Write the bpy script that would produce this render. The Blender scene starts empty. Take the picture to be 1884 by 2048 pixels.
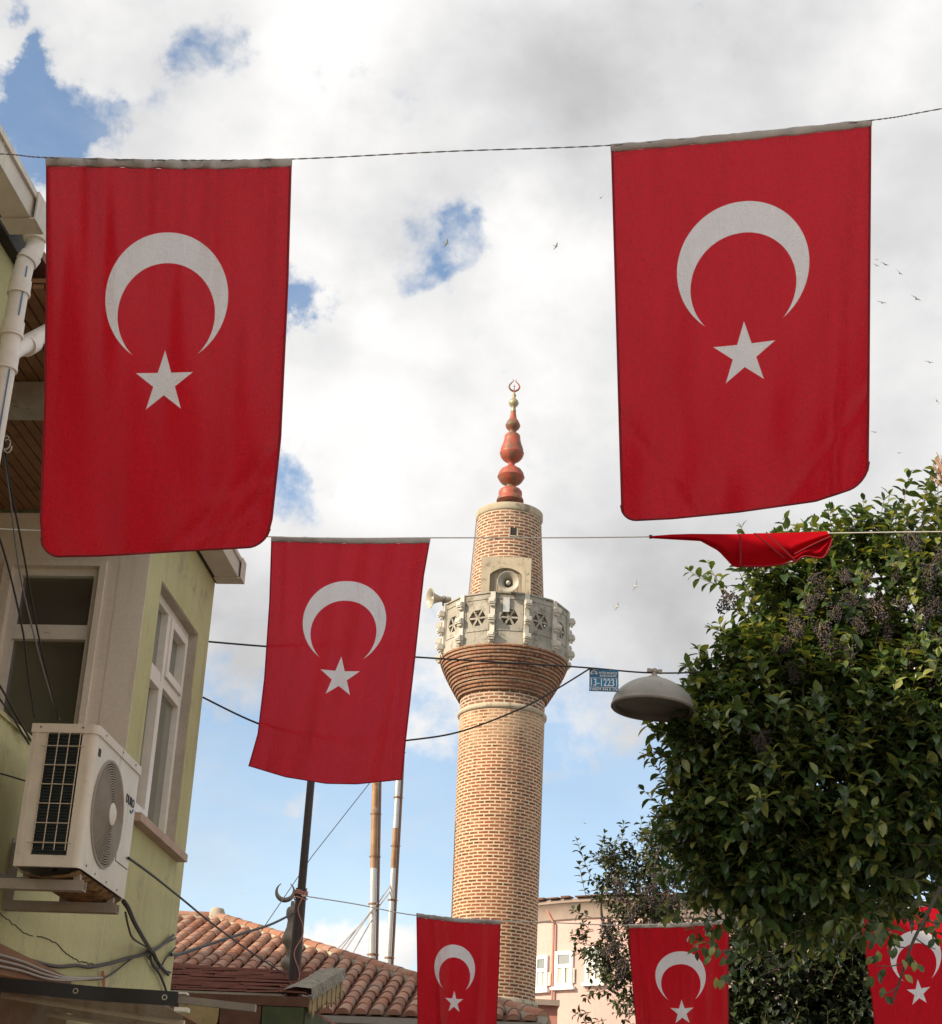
import bpy, math, random
import numpy as np
from math import sin, cos, pi, radians, sqrt, atan2, exp
from mathutils import Vector, Matrix

scene = bpy.context.scene
COL = scene.collection
random.seed(7)
RND = random.Random(11)

# ------------------------------------------------------------------ camera
PITCH, ROLL, FPX = radians(23.2), radians(2.7), 3400.0
CAM = np.array([0.0, 0.0, 1.6])
Fv = np.array([0, cos(PITCH), sin(PITCH)])
R0 = np.array([1.0, 0, 0]); U0 = np.array([0, -sin(PITCH), cos(PITCH)])
Rv = cos(ROLL) * R0 + sin(ROLL) * U0
Uv = cos(ROLL) * U0 - sin(ROLL) * R0
cam = bpy.data.cameras.new("camera")
cam.sensor_fit = 'HORIZONTAL'; cam.sensor_width = 36.0
cam.lens = 36.0 * FPX / 1884.0
cam.clip_start = 0.05; cam.clip_end = 5000
camo = bpy.data.objects.new("camera", cam); COL.objects.link(camo)
m = Matrix.Identity(4)
for i in range(3):
    m[i][0] = Rv[i]; m[i][1] = Uv[i]; m[i][2] = -Fv[i]; m[i][3] = CAM[i]
camo.matrix_world = m
scene.camera = camo

def ray(x, y): return Fv * FPX + Rv * (x - 942) - Uv * (y - 1024)
def P(x, y, Y):
    d = ray(x, y); return CAM + d * (Y / d[1])
K = 1884 / 1848.0
def D(x, y, Y): return P(x * K, y * K, Y)

# ------------------------------------------------------------------ sun
SUN_EL, SUN_AZ = radians(27), radians(243.5)
sv = Vector((sin(SUN_AZ) * cos(SUN_EL), cos(SUN_AZ) * cos(SUN_EL), sin(SUN_EL)))
sl = bpy.data.lights.new("sun", 'SUN'); sl.energy = 5.0; sl.angle = radians(0.5)
sl.color = (1.0, 0.85, 0.63)
so = bpy.data.objects.new("sun", sl); COL.objects.link(so)
so.rotation_euler = sv.to_track_quat('Z', 'Y').to_euler()
so.location = (-20, -10, 30)

# ------------------------------------------------------------------ node helpers
class NT:
    def __init__(s, tree): s.t = tree
    def n(s, typ, **kw):
        nd = s.t.nodes.new(typ)
        for k, v in kw.items(): setattr(nd, k, v)
        return nd
    def l(s, a, b): s.t.links.new(a, b)
    def put(s, sock, v):
        if isinstance(v, bpy.types.NodeSocket): s.l(v, sock)
        else: sock.default_value = v
    def m(s, op, a, b=0.0, c=None, clamp=False):
        nd = s.n('ShaderNodeMath', operation=op, use_clamp=clamp)
        s.put(nd.inputs[0], a); s.put(nd.inputs[1], b)
        if c is not None: s.put(nd.inputs[2], c)
        return nd.outputs[0]
    def ss(s, v, lo, hi):
        nd = s.n('ShaderNodeMapRange', interpolation_type='SMOOTHSTEP')
        s.put(nd.inputs[0], v); nd.inputs[1].default_value = lo; nd.inputs[2].default_value = hi
        return nd.outputs[0]
    def lin(s, v, lo, hi, a=0.0, b=1.0):
        nd = s.n('ShaderNodeMapRange')
        s.put(nd.inputs[0], v); nd.inputs[1].default_value = lo; nd.inputs[2].default_value = hi
        nd.inputs[3].default_value = a; nd.inputs[4].default_value = b
        return nd.outputs[0]
    def mix(s, f, a, b, blend='MIX'):
        nd = s.n('ShaderNodeMix', data_type='RGBA', blend_type=blend)
        s.put(nd.inputs[0], f)
        for i, v in ((6, a), (7, b)):
            if isinstance(v, (tuple, list)): v = (*v[:3], 1.0)
            s.put(nd.inputs[i], v)
        return nd.outputs[2]
    def noise(s, vec, scale, detail=4, rough=0.55, dist=0.0):
        nd = s.n('ShaderNodeTexNoise')
        if vec is not None: s.l(vec, nd.inputs['Vector'])
        nd.inputs['Scale'].default_value = scale; nd.inputs['Detail'].default_value = detail
        nd.inputs['Roughness'].default_value = rough; nd.inputs['Distortion'].default_value = dist
        return nd.outputs[0]
    def vmul(s, vec, xyz):
        nd = s.n('ShaderNodeVectorMath', operation='MULTIPLY')
        s.l(vec, nd.inputs[0]); nd.inputs[1].default_value = xyz
        return nd.outputs[0]
    def dot(s, vec, xyz):
        nd = s.n('ShaderNodeVectorMath', operation='DOT_PRODUCT')
        s.l(vec, nd.inputs[0]); nd.inputs[1].default_value = xyz
        return nd.outputs['Value']

# ------------------------------------------------------------------ world: real sky with clouds by direction
w = bpy.data.worlds.new("World"); scene.world = w; w.use_nodes = True
wt = NT(w.node_tree); w.node_tree.nodes.clear()
sky = wt.n('ShaderNodeTexSky', sky_type='NISHITA'); sky.sun_disc = False
sky.sun_elevation = SUN_EL; sky.sun_rotation = SUN_AZ
sky.air_density = 1.0; sky.dust_density = 0.6; sky.ozone_density = 1.5
dirv = wt.n('ShaderNodeTexCoord').outputs['Generated']
wn_ = wt.n('ShaderNodeTexNoise'); wt.l(dirv, wn_.inputs['Vector']); wn_.inputs['Scale'].default_value = 16; wn_.inputs['Detail'].default_value = 7; wn_.inputs['Roughness'].default_value = 0.6
wsub = wt.n('ShaderNodeVectorMath', operation='SUBTRACT'); wt.l(wn_.outputs['Color'], wsub.inputs[0]); wsub.inputs[1].default_value = (0.5, 0.5, 0.5)
wadd = wt.n('ShaderNodeVectorMath', operation='ADD'); wt.l(dirv, wadd.inputs[0]); wt.l(wt.vmul(wsub.outputs[0], (0.11, 0.11, 0.11)), wadd.inputs[1])
wnrm = wt.n('ShaderNodeVectorMath', operation='NORMALIZE'); wt.l(wadd.outputs[0], wnrm.inputs[0])
dirw = wnrm.outputs[0]
def blob(px, py, r, wgt):
    d = ray(px * K, py * K); d = d / np.linalg.norm(d); rr = r * K / FPX
    g = wt.m('POWER', math.e, wt.m('MULTIPLY', wt.m('SUBTRACT', wt.dot(dirw, tuple(d)), 1.0), 2 / rr ** 2))
    return wt.m('MULTIPLY', g, wgt)
def total(base, lst):
    for b in lst: base = wt.m('ADD', base, blob(*b))
    return base
n1 = wt.noise(wt.vmul(dirv, (1, 1, 1.25)), 9.0, 6, 0.55)
n2 = wt.noise(dirv, 42, 9, 0.62)
n3 = wt.noise(wt.vmul(dirv, (1, 1, 1.2)), 19, 7, 0.60)
zc = wt.dot(dirv, (0, 0, 1))
dens = wt.m('ADD', wt.m('MULTIPLY', wt.m('SUBTRACT', n1, 0.5), 1.2), wt.m('MULTIPLY', wt.m('SUBTRACT', n2, 0.5), 1.7))
dens = wt.m('ADD', dens, wt.m('MULTIPLY', wt.m('SUBTRACT', n3, 0.5), 1.5))
dens = wt.m('ADD', dens, wt.lin(zc, 0.235, 0.35, -0.55, 0.72))
dens = total(dens, [
    (58, 205, 66, -1.5), (118, 262, 70, -1.35), (85, 95, 34, -1.0), (175, 295, 54, -0.9), (220, 195, 36, -0.8), (105, 170, 48, -1.1), (40, 320, 90, -0.9),
    (400, 122, 50, -0.58), (428, 32, 44, -0.55), (300, 215, 40, -0.45), (18, 95, 46, 0.7), (0, 20, 40, -1.0),
    (890, 425, 36, -0.66), (968, 460, 36, -0.60), (932, 512, 42, -0.58), (878, 542, 36, -0.60), (815, 552, 40, -0.55), (915, 470, 80, -0.25), (630, 575, 44, -0.75), (575, 595, 44, -1.2), (560, 640, 34, -0.8), (660, 560, 55, -0.3), (760, 500, 60, -0.25),
    (590, 1015, 56, -0.85), (600, 960, 45, -0.35), (560, 1180, 45, -0.25),
    (690, 1870, 66, 1.0), (790, 1850, 58, 0.95), (620, 1885, 50, 0.8), (1260, 1400, 70, 0.35), (845, 1425, 70, 0.42), (1180, 1665, 50, 0.22), (470, 1270, 120, 0.2),
    (250, 100, 90, 0.3), (700, 780, 230, 0.2), (1450, 700, 400, 0.3), (1790, 120, 120, 0.3), (1100, 1150, 160, 0.1)])
mask = wt.ss(dens, -0.58, 0.52)
haze_f = wt.m('ADD', wt.lin(zc, 0.10, 0.46, 0.30, 0.05), wt.m('MULTIPLY', wt.ss(wt.noise(wt.vmul(dirv, (1, 1, 2.2)), 11, 7, 0.6), 0.45, 0.8), 0.22))
mask = wt.m('MAXIMUM', mask, haze_f)
bri = wt.m('ADD', wt.lin(wt.noise(wt.vmul(dirv, (1, 1, 1.4)), 7.0, 5, 0.52), 0.3, 0.7, -0.13, 0.13), 0.712)
bri = wt.m('ADD', bri, wt.m('MULTIPLY', wt.m('SUBTRACT', n3, 0.5), 0.12))
bri = total(bri, [(255, 90, 110, 0.10), (660, 70, 150, 0.10), (700, 620, 90, 0.08), (1060, 600, 170, 0.12), (1150, 170, 190, -0.075), (720, 330, 130, -0.075), (720, 460, 110, -0.035),
                  (680, 860, 170, 0.06), (930, 830, 120, 0.07), (1350, 1120, 260, -0.12), (1750, 640, 180, -0.02), (1120, 940, 110, -0.05), (1500, 130, 220, 0.03), (1740, 60, 120, 0.08),
                  (690, 1870, 150, 0.10), (480, 1230, 120, -0.06), (620, 700, 60, -0.03), (1150, 470, 110, 0.07)])
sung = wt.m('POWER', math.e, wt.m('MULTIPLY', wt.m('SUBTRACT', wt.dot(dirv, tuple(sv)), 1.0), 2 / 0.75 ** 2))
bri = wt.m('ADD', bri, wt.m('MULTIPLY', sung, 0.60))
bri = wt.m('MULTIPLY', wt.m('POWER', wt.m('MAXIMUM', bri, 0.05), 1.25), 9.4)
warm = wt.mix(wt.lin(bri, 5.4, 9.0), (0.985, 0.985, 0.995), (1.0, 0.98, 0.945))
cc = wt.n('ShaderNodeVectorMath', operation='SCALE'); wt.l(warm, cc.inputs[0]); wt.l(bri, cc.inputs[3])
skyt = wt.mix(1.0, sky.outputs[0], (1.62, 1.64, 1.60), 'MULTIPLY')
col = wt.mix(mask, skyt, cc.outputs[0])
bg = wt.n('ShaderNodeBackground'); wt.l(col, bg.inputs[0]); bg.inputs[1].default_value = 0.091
wo = wt.n('ShaderNodeOutputWorld'); wt.l(bg.outputs[0], wo.inputs[0])
try:
    w.cycles.sampling_method = 'MANUAL'; w.cycles.sample_map_resolution = 1024
except Exception: pass

scene.view_settings.view_transform = 'Standard'; scene.view_settings.look = 'None'
scene.view_settings.exposure = 0.55; scene.view_settings.gamma = 1.0
scene.cycles.max_bounces = 8; scene.cycles.transparent_max_bounces = 12

# ------------------------------------------------------------------ materials
def material(name):
    mt = bpy.data.materials.new(name); mt.use_nodes = True
    t = NT(mt.node_tree); mt.node_tree.nodes.clear()
    out = t.n('ShaderNodeOutputMaterial')
    return mt, t, out
def pbsdf(t, out, col, rough=0.7, metal=0.0, spec=0.4, bump=None, bs=0.3, bd=0.01):
    b = t.n('ShaderNodeBsdfPrincipled')
    if isinstance(col, (tuple, list)): col = (*col[:3], 1.0)
    t.put(b.inputs['Base Color'], col); t.put(b.inputs['Roughness'], rough)
    b.inputs['Metallic'].default_value = metal; b.inputs['Specular IOR Level'].default_value = spec
    if bump is not None:
        bm = t.n('ShaderNodeBump'); bm.inputs['Strength'].default_value = bs; bm.inputs['Distance'].default_value = bd
        t.l(bump, bm.inputs['Height']); t.l(bm.outputs[0], b.inputs['Normal'])
    t.l(b.outputs[0], out.inputs[0])
    return b
def weathered(name, c1, c2, scale=3.0, rough=0.75, metal=0.0, spots=None, spot_scale=12, spot_lo=0.6, bump=0.25, streak=None, fine=60, bd=0.004, spec=0.4):
    mt, t, out = material(name)
    co = t.n('ShaderNodeTexCoord').outputs['Object']
    a = t.ss(t.noise(co, scale, 6, 0.6), 0.3, 0.7)
    col = t.mix(a, c1, c2)
    fn = t.noise(co, fine, 3, 0.6)
    col = t.mix(t.lin(fn, 0.3, 0.7, 0.0, 0.22), col, tuple(v * 0.55 for v in c1))
    if spots is not None:
        s = t.ss(t.noise(co, spot_scale, 7, 0.68), spot_lo, spot_lo + 0.13)
        col = t.mix(t.m('MULTIPLY', s, 0.85), col, spots)
    if streak is not None:
        s = t.ss(t.noise(t.vmul(co, (9, 9, 0.7)), 1.6, 5, 0.6), 0.52, 0.78)
        col = t.mix(t.m('MULTIPLY', s, 0.6), col, streak)
    pbsdf(t, out, col, rough, metal, spec, fn, bump, bd)
    return mt
M = {}
M['green'] = weathered('green plaster', (0.44, 0.40, 0.20), (0.52, 0.48, 0.255), 1.6, 0.85, spots=(0.33, 0.285, 0.19), spot_scale=5, spot_lo=0.555, streak=(0.29, 0.25, 0.15), fine=45)
M['beige'] = weathered('beige plaster', (0.76, 0.66, 0.55), (0.82, 0.72, 0.61), 1.5, 0.85, streak=(0.56, 0.46, 0.37), fine=55)
M['jamb'] = weathered('bare grey render', (0.38, 0.32, 0.26), (0.48, 0.41, 0.34), 6, 0.9, spots=(0.12, 0.10, 0.08), spot_scale=25)
M['pvc'] = weathered('off white pvc', (0.72, 0.66, 0.58), (0.78, 0.72, 0.64), 3, 0.4, fine=20, bump=0.03, streak=(0.62, 0.55, 0.46))
M['gutter'] = weathered('grey white pvc gutter', (0.55, 0.50, 0.42), (0.62, 0.57, 0.49), 4, 0.45, fine=15, bump=0.04, streak=(0.36, 0.31, 0.24))
M['stripe_blue'] = weathered('pipe marking blue', (0.10, 0.22, 0.36), (0.13, 0.27, 0.42), 9)
M['soffit'] = weathered('varnished slats', (0.21, 0.095, 0.04), (0.28, 0.135, 0.06), 5, 0.6, streak=(0.07, 0.035, 0.018), fine=30)
M['dark'] = weathered('dark void', (0.02, 0.018, 0.015), (0.03, 0.026, 0.02), 5)
M['concrete'] = weathered('rough concrete', (0.36, 0.31, 0.25), (0.46, 0.40, 0.32), 5, 0.9, spots=(0.12, 0.11, 0.08), spot_scale=14, spot_lo=0.56, bump=0.5, bd=0.02)
M['sill'] = weathered('pink stone sill', (0.40, 0.27, 0.21), (0.47, 0.33, 0.26), 6, 0.8)
M['ac'] = weathered('cream painted steel', (0.62, 0.545, 0.46), (0.67, 0.60, 0.51), 2.5, 0.38, fine=12, bump=0.02, streak=(0.40, 0.32, 0.24), spots=(0.38, 0.27, 0.17), spot_scale=10, spot_lo=0.62)
M['ac_dark'] = weathered('dark coil fins', (0.012, 0.018, 0.02), (0.02, 0.028, 0.03), 30, 0.5)
M['ac_fan'] = weathered('darker fan guard', (0.27, 0.225, 0.18), (0.33, 0.28, 0.225), 6, 0.5)  # darker and browner than the casing paint
M['wire_cream'] = weathered('cream wire', (0.50, 0.40, 0.30), (0.55, 0.45, 0.34), 20, 0.5)
M['rust'] = weathered('rusty tray', (0.20, 0.10, 0.03), (0.34, 0.20, 0.08), 16, 0.85, spots=(0.035, 0.02, 0.012), spot_scale=22, spot_lo=0.47, bump=0.6)
M['bracket'] = weathered('painted bracket steel', (0.30, 0.25, 0.21), (0.37, 0.31, 0.26), 8, 0.5, spots=(0.20, 0.12, 0.07), spot_scale=30, spot_lo=0.66)
M['ink'] = weathered('dark ink', (0.03, 0.035, 0.05), (0.04, 0.045, 0.06), 10)
M['black'] = weathered('black rubber', (0.018, 0.016, 0.015), (0.026, 0.023, 0.022), 20, 0.6)
M['wire'] = weathered('grey steel wire', (0.16, 0.15, 0.16), (0.22, 0.2, 0.2), 40, 0.5, fine=200)
M['string'] = weathered('pale string', (0.5, 0.47, 0.42), (0.6, 0.56, 0.5), 40, 0.8)
M['pinkstring'] = weathered('pink string', (0.45, 0.2, 0.17), (0.5, 0.24, 0.2), 40, 0.8)
M['pole'] = weathered('dark brown painted pole', (0.035, 0.022, 0.02), (0.055, 0.034, 0.028), 6, 0.5, spots=(0.10, 0.05, 0.03), spot_scale=14, spot_lo=0.62)
M['bronze'] = weathered('weathered bronze', (0.15, 0.12, 0.10), (0.22, 0.17, 0.12), 8, 0.5, 0.3, spots=(0.07, 0.06, 0.06), spot_scale=10)
M['flue'] = weathered('galvanised flue', (0.52, 0.50, 0.47), (0.62, 0.59, 0.55), 3, 0.35, 0.6, spots=(0.40, 0.22, 0.08), spot_scale=5, spot_lo=0.57)
M['flue_rust'] = weathered('orange rusty flue', (0.24, 0.12, 0.048), (0.36, 0.22, 0.11), 3, 0.6, 0.1, spots=(0.40, 0.36, 0.31), spot_scale=5, spot_lo=0.56)
M['pipe_brown'] = weathered('brown side pipe', (0.20, 0.11, 0.07), (0.26, 0.15, 0.09), 6)
M['stone'] = weathered('cream gallery stone', (0.26, 0.24, 0.205), (0.38, 0.35, 0.30), 1.4, 0.85, spots=(0.14, 0.125, 0.10), spot_scale=4, spot_lo=0.50, streak=(0.20, 0.175, 0.135), fine=30, bump=0.4, bd=0.01)
M['stone_w'] = weathered('pale block stone', (0.46, 0.43, 0.37), (0.54, 0.50, 0.44), 3, 0.85, spots=(0.30, 0.27, 0.22), spot_scale=7, spot_lo=0.6)
M['stone_ring'] = weathered('cream ring stone', (0.36, 0.305, 0.225), (0.45, 0.385, 0.29), 2, 0.85, spots=(0.18, 0.145, 0.10), spot_scale=5, spot_lo=0.52, streak=(0.20, 0.16, 0.11))
M['wood_grey'] = weathered('weathered door boards', (0.27, 0.22, 0.16), (0.35, 0.29, 0.21), 3, 0.85, streak=(0.10, 0.08, 0.06))
M['horn'] = weathered('grey horn metal', (0.30, 0.275, 0.23), (0.38, 0.35, 0.29), 4, 0.4, spots=(0.33, 0.28, 0.2), spot_scale=6, spot_lo=0.62)
M['red_finial'] = weathered('red painted copper', (0.27, 0.052, 0.032), (0.34, 0.08, 0.05), 3, 0.5, spots=(0.10, 0.08, 0.045), spot_scale=3.6, spot_lo=0.46, fine=15, bump=0.1)
M['brass'] = weathered('tarnished brass', (0.26, 0.22, 0.14), (0.34, 0.29, 0.19), 4, 0.4, 0.3, spots=(0.12, 0.1, 0.07), spot_scale=6)
M['pink'] = weathered('pink render', (0.50, 0.335, 0.30), (0.55, 0.38, 0.345), 0.5, 0.85, streak=(0.42, 0.28, 0.255), fine=8)
M['pinkdark'] = weathered('grey brown cornice', (0.23, 0.175, 0.145), (0.29, 0.225, 0.19), 2)
M['redpipe'] = weathered('red brown downpipe', (0.40, 0.16, 0.12), (0.44, 0.2, 0.15), 4)
M['whitepvc'] = weathered('white pvc', (0.80, 0.80, 0.80), (0.84, 0.84, 0.84), 2, 0.4)
M['curtain'] = weathered('pale curtain', (0.42, 0.40, 0.35), (0.50, 0.47, 0.42), 3, 0.9)
M['lamp_out'] = weathered('grey enamel shade', (0.25, 0.24, 0.215), (0.32, 0.305, 0.27), 4, 0.45, streak=(0.22, 0.19, 0.15), spots=(0.20, 0.15, 0.10), spot_scale=11, spot_lo=0.64)
M['lamp_in'] = weathered('dusty lamp glass', (0.10, 0.085, 0.07), (0.14, 0.12, 0.10), 7, 0.6, spots=(0.05, 0.04, 0.035), spot_scale=9)
M['sign_blue'] = weathered('sign blue', (0.015, 0.11, 0.22), (0.02, 0.14, 0.27), 8, 0.5)
M['sign_blue2'] = weathered('sign mid blue', (0.012, 0.17, 0.34), (0.016, 0.20, 0.38), 8, 0.5)
M['white'] = weathered('white lettering', (0.70, 0.72, 0.74), (0.76, 0.78, 0.80), 20, 0.5)
M['shingle'] = weathered('red brown shingles', (0.20, 0.085, 0.068), (0.28, 0.125, 0.10), 6, 0.9, spots=(0.20, 0.155, 0.125), spot_scale=7, spot_lo=0.55, bump=0.6)
M['greyroof'] = weathered('weathered grey verge', (0.23, 0.20, 0.16), (0.33, 0.29, 0.23), 9, 0.95, spots=(0.10, 0.09, 0.07), spot_scale=25, spot_lo=0.52, bump=0.8, bd=0.02)
M['shingle_mix'] = weathered('old timber shingles', (0.30, 0.22, 0.10), (0.38, 0.28, 0.14), 9, 0.9, spots=(0.14, 0.10, 0.05), spot_scale=12, spot_lo=0.55)
M['shingle_green'] = weathered('mossy shingles', (0.05, 0.065, 0.03), (0.08, 0.09, 0.04), 8, 0.9)
M['shingle_brown'] = weathered('dark brown shingles', (0.10, 0.045, 0.03), (0.14, 0.065, 0.04), 8, 0.9)
M['brownboard'] = weathered('brown awning cloth', (0.19, 0.085, 0.035), (0.25, 0.11, 0.045), 3, 0.7, streak=(0.14, 0.06, 0.03))
M['blackband'] = weathered('black tarpaulin band', (0.014, 0.012, 0.013), (0.022, 0.019, 0.02), 10, 0.45)
M['eyelet'] = weathered('nickel eyelet', (0.5, 0.45, 0.35), (0.55, 0.5, 0.4), 20, 0.3, 0.8)
M['rail'] = weathered('grey steel rail', (0.20, 0.17, 0.14), (0.25, 0.21, 0.18), 8, 0.5)
M['bark'] = weathered('grey bark', (0.07, 0.05, 0.04), (0.11, 0.085, 0.065), 14, 0.9, bump=0.7, bd=0.01)
M['twig'] = weathered('brown twig', (0.13, 0.10, 0.06), (0.18, 0.13, 0.08), 25, 0.85)
M['gull'] = weathered('gull plumage', (0.34, 0.33, 0.32), (0.42, 0.41, 0.40), 3, 0.8)
M['gull_shaded'] = weathered('shaded gull plumage', (0.12, 0.12, 0.125), (0.18, 0.18, 0.18), 3, 0.8)  # darker copy of the gull plumage, underside shade put into the colour
M['gull_sunlit'] = weathered('sunlit gull plumage', (0.72, 0.72, 0.72), (0.78, 0.78, 0.78), 3, 0.8)  # paler copy of the gull plumage, sunlight put into the colour
M['paving'] = weathered('stone paving', (0.30, 0.275, 0.24), (0.37, 0.34, 0.30), 0.8, 0.85, spots=(0.20, 0.185, 0.165), spot_scale=3, fine=12, bump=0.5)
M['blockwall'] = weathered('pale render', (0.5, 0.44, 0.36), (0.56, 0.49, 0.41), 0.6, 0.85)
M['creamwall'] = weathered('cream bounce facade', (0.70, 0.63, 0.54), (0.76, 0.69, 0.60), 0.6, 0.85)
M['hem'] = weathered('grey hem webbing', (0.30, 0.26, 0.24), (0.36, 0.32, 0.29), 14, 0.9, fine=220)

def mat_tile():
    mt, t, out = material('terracotta barrel tiles')
    g = t.n('ShaderNodeNewGeometry').outputs['Random Per Island']
    co = t.n('ShaderNodeTexCoord').outputs['Object']
    cr = t.n('ShaderNodeValToRGB'); t.l(g, cr.inputs[0])
    e = cr.color_ramp.elements
    e[0].position = 0; e[0].color = (0.19, 0.085, 0.052, 1); e[1].position = 1; e[1].color = (0.36, 0.19, 0.125, 1)
    for p_, c_ in ((0.35, (0.29, 0.12, 0.068, 1)), (0.7, (0.27, 0.135, 0.09, 1))):
        k = e.new(p_); k.color = c_
    s = t.ss(t.noise(co, 3.5, 8, 0.72), 0.47, 0.66)
    col = t.mix(t.m('MULTIPLY', s, 0.6), cr.outputs[0], (0.27, 0.22, 0.18))
    s2 = t.ss(t.noise(co, 6, 7, 0.72), 0.56, 0.70)
    col = t.mix(t.m('MULTIPLY', s2, 0.7), col, (0.10, 0.08, 0.06))
    pbsdf(t, out, col, 0.85, bump=t.noise(co, 30, 4, 0.6), bs=0.4, bd=0.01)
    return mt
M['tile'] = mat_tile()

def mat_brick(name, bw=0.235, rh=0.0730, mortar=0.0165, c1=(0.20, 0.060, 0.026), c2=(0.13, 0.041, 0.021), mc=(0.53, 0.395, 0.26), fade=None, grime=0.55):
    mt, t, out = material(name)
    uv = t.n('ShaderNodeTexCoord').outputs['UV']
    co = t.n('ShaderNodeTexCoord').outputs['Object']
    wob = t.n('ShaderNodeTexNoise'); t.l(co, wob.inputs['Vector']); wob.inputs['Scale'].default_value = 5; wob.inputs['Detail'].default_value = 3
    sub = t.n('ShaderNodeVectorMath', operation='SUBTRACT'); t.l(wob.outputs['Color'], sub.inputs[0]); sub.inputs[1].default_value = (0.5, 0.5, 0.5)
    sc = t.n('ShaderNodeVectorMath', operation='MULTIPLY'); t.l(sub.outputs[0], sc.inputs[0]); sc.inputs[1].default_value = (0.06, 0.022, 0)
    ad = t.n('ShaderNodeVectorMath', operation='ADD'); t.l(uv, ad.inputs[0]); t.l(sc.outputs[0], ad.inputs[1])
    b = t.n('ShaderNodeTexBrick'); t.l(ad.outputs[0], b.inputs['Vector'])
    b.inputs['Scale'].default_value = 1; b.inputs['Brick Width'].default_value = bw; b.inputs['Row Height'].default_value = rh
    b.inputs['Mortar Size'].default_value = mortar; b.inputs['Mortar Smooth'].default_value = 0.15; b.inputs['Bias'].default_value = 0.0
    b.inputs['Color1'].default_value = (*c1, 1); b.inputs['Color2'].default_value = (*c2, 1); b.inputs['Mortar'].default_value = (*mc, 1)
    b.offset = 0.5
    sp = t.n('ShaderNodeSeparateXYZ'); t.l(ad.outputs[0], sp.inputs[0])
    rowi = t.m('FLOOR', t.m('DIVIDE', sp.outputs[1], rh))
    coli = t.m('FLOOR', t.m('ADD', t.m('DIVIDE', sp.outputs[0], bw), t.m('MULTIPLY', t.m('MODULO', rowi, 2.0), 0.5)))
    cmb = t.n('ShaderNodeCombineXYZ'); t.l(rowi, cmb.inputs[0]); t.l(coli, cmb.inputs[1])
    wn = t.n('ShaderNodeTexWhiteNoise'); t.l(cmb.outputs[0], wn.inputs['Vector'])
    cr = t.n('ShaderNodeValToRGB'); t.l(wn.outputs['Value'], cr.inputs[0]); e = cr.color_ramp.elements
    e[0].position = 0; e[0].color = (*[v * 0.62 for v in c2], 1); e[1].position = 1; e[1].color = (c1[0] * 1.15, c1[1] * 1.5, c1[2] * 1.7, 1)
    for p_, c_ in ((0.12, c2), (0.5, c1), (0.85, tuple(v * 1.12 for v in c1))):
        k = e.new(p_); k.color = (*c_, 1)
    col = cr.outputs[0]
    mo = t.noise(co, 1.3, 6, 0.65)
    mortarv = t.mix(t.ss(mo, 0.4, 0.65), mc, tuple(v * 0.82 for v in mc))
    col = t.mix(b.outputs['Fac'], col, mortarv)
    smear = t.ss(t.noise(co, 2.2, 8, 0.72), 0.56, 0.72)
    col = t.mix(t.m('MULTIPLY', smear, 0.55), col, tuple(v * 0.9 for v in mc))
    if fade is not None:
        z0, z1 = fade
        sep = t.n('ShaderNodeSeparateXYZ'); t.l(co, sep.inputs[0])
        fz = t.m('MULTIPLY', t.ss(sep.outputs[2], z0, z1), t.ss(t.noise(co, 3, 6, 0.65), 0.36, 0.6))
        col = t.mix(t.m('MULTIPLY', fz, 0.6), col, (0.46, 0.33, 0.22))
    gr = t.ss(t.noise(t.vmul(co, (2.2, 2.2, 0.5)), 1.3, 7, 0.7), 0.52, 0.75)
    col = t.mix(t.m('MULTIPLY', gr, grime), col, (0.13, 0.09, 0.065))
    h = t.m('ADD', t.m('MULTIPLY', b.outputs['Fac'], 0.8), t.m('MULTIPLY', t.noise(co, 40, 4, 0.65), 0.5))
    pbsdf(t, out, col, 0.88, bump=h, bs=0.6, bd=0.012)
    return mt
M['brick'] = mat_brick('minaret shaft brick', fade=(11.0, 12.4))
M['brick_up'] = mat_brick('upper shaft brick', rh=0.078, mortar=0.0165, c1=(0.19, 0.070, 0.038), c2=(0.11, 0.044, 0.028), mc=(0.47, 0.375, 0.27), grime=0.8)
M['brick_corbel'] = mat_brick('corbel brick', bw=0.19, rh=0.0885, mortar=0.010, c1=(0.23, 0.10, 0.055), c2=(0.15, 0.07, 0.042), mc=(0.32, 0.24, 0.165), grime=0.75)

def mat_glass_dark(name, tint=(0.05, 0.045, 0.035), refl=0.10, streak=False):
    mt, t, out = material(name)
    co = t.n('ShaderNodeTexCoord').outputs['Object']
    col = t.mix(t.noise(co, 2, 3), tint, tuple(v * 1.5 for v in tint))
    b = pbsdf(t, out, col, 0.06, spec=0.6); b.inputs['IOR'].default_value = 2.1
    return mt
M['glass'] = mat_glass_dark('dark window glass', (0.07, 0.063, 0.05))
M['glass2'] = mat_glass_dark('window glass over curtain', (0.12, 0.115, 0.09))

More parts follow.
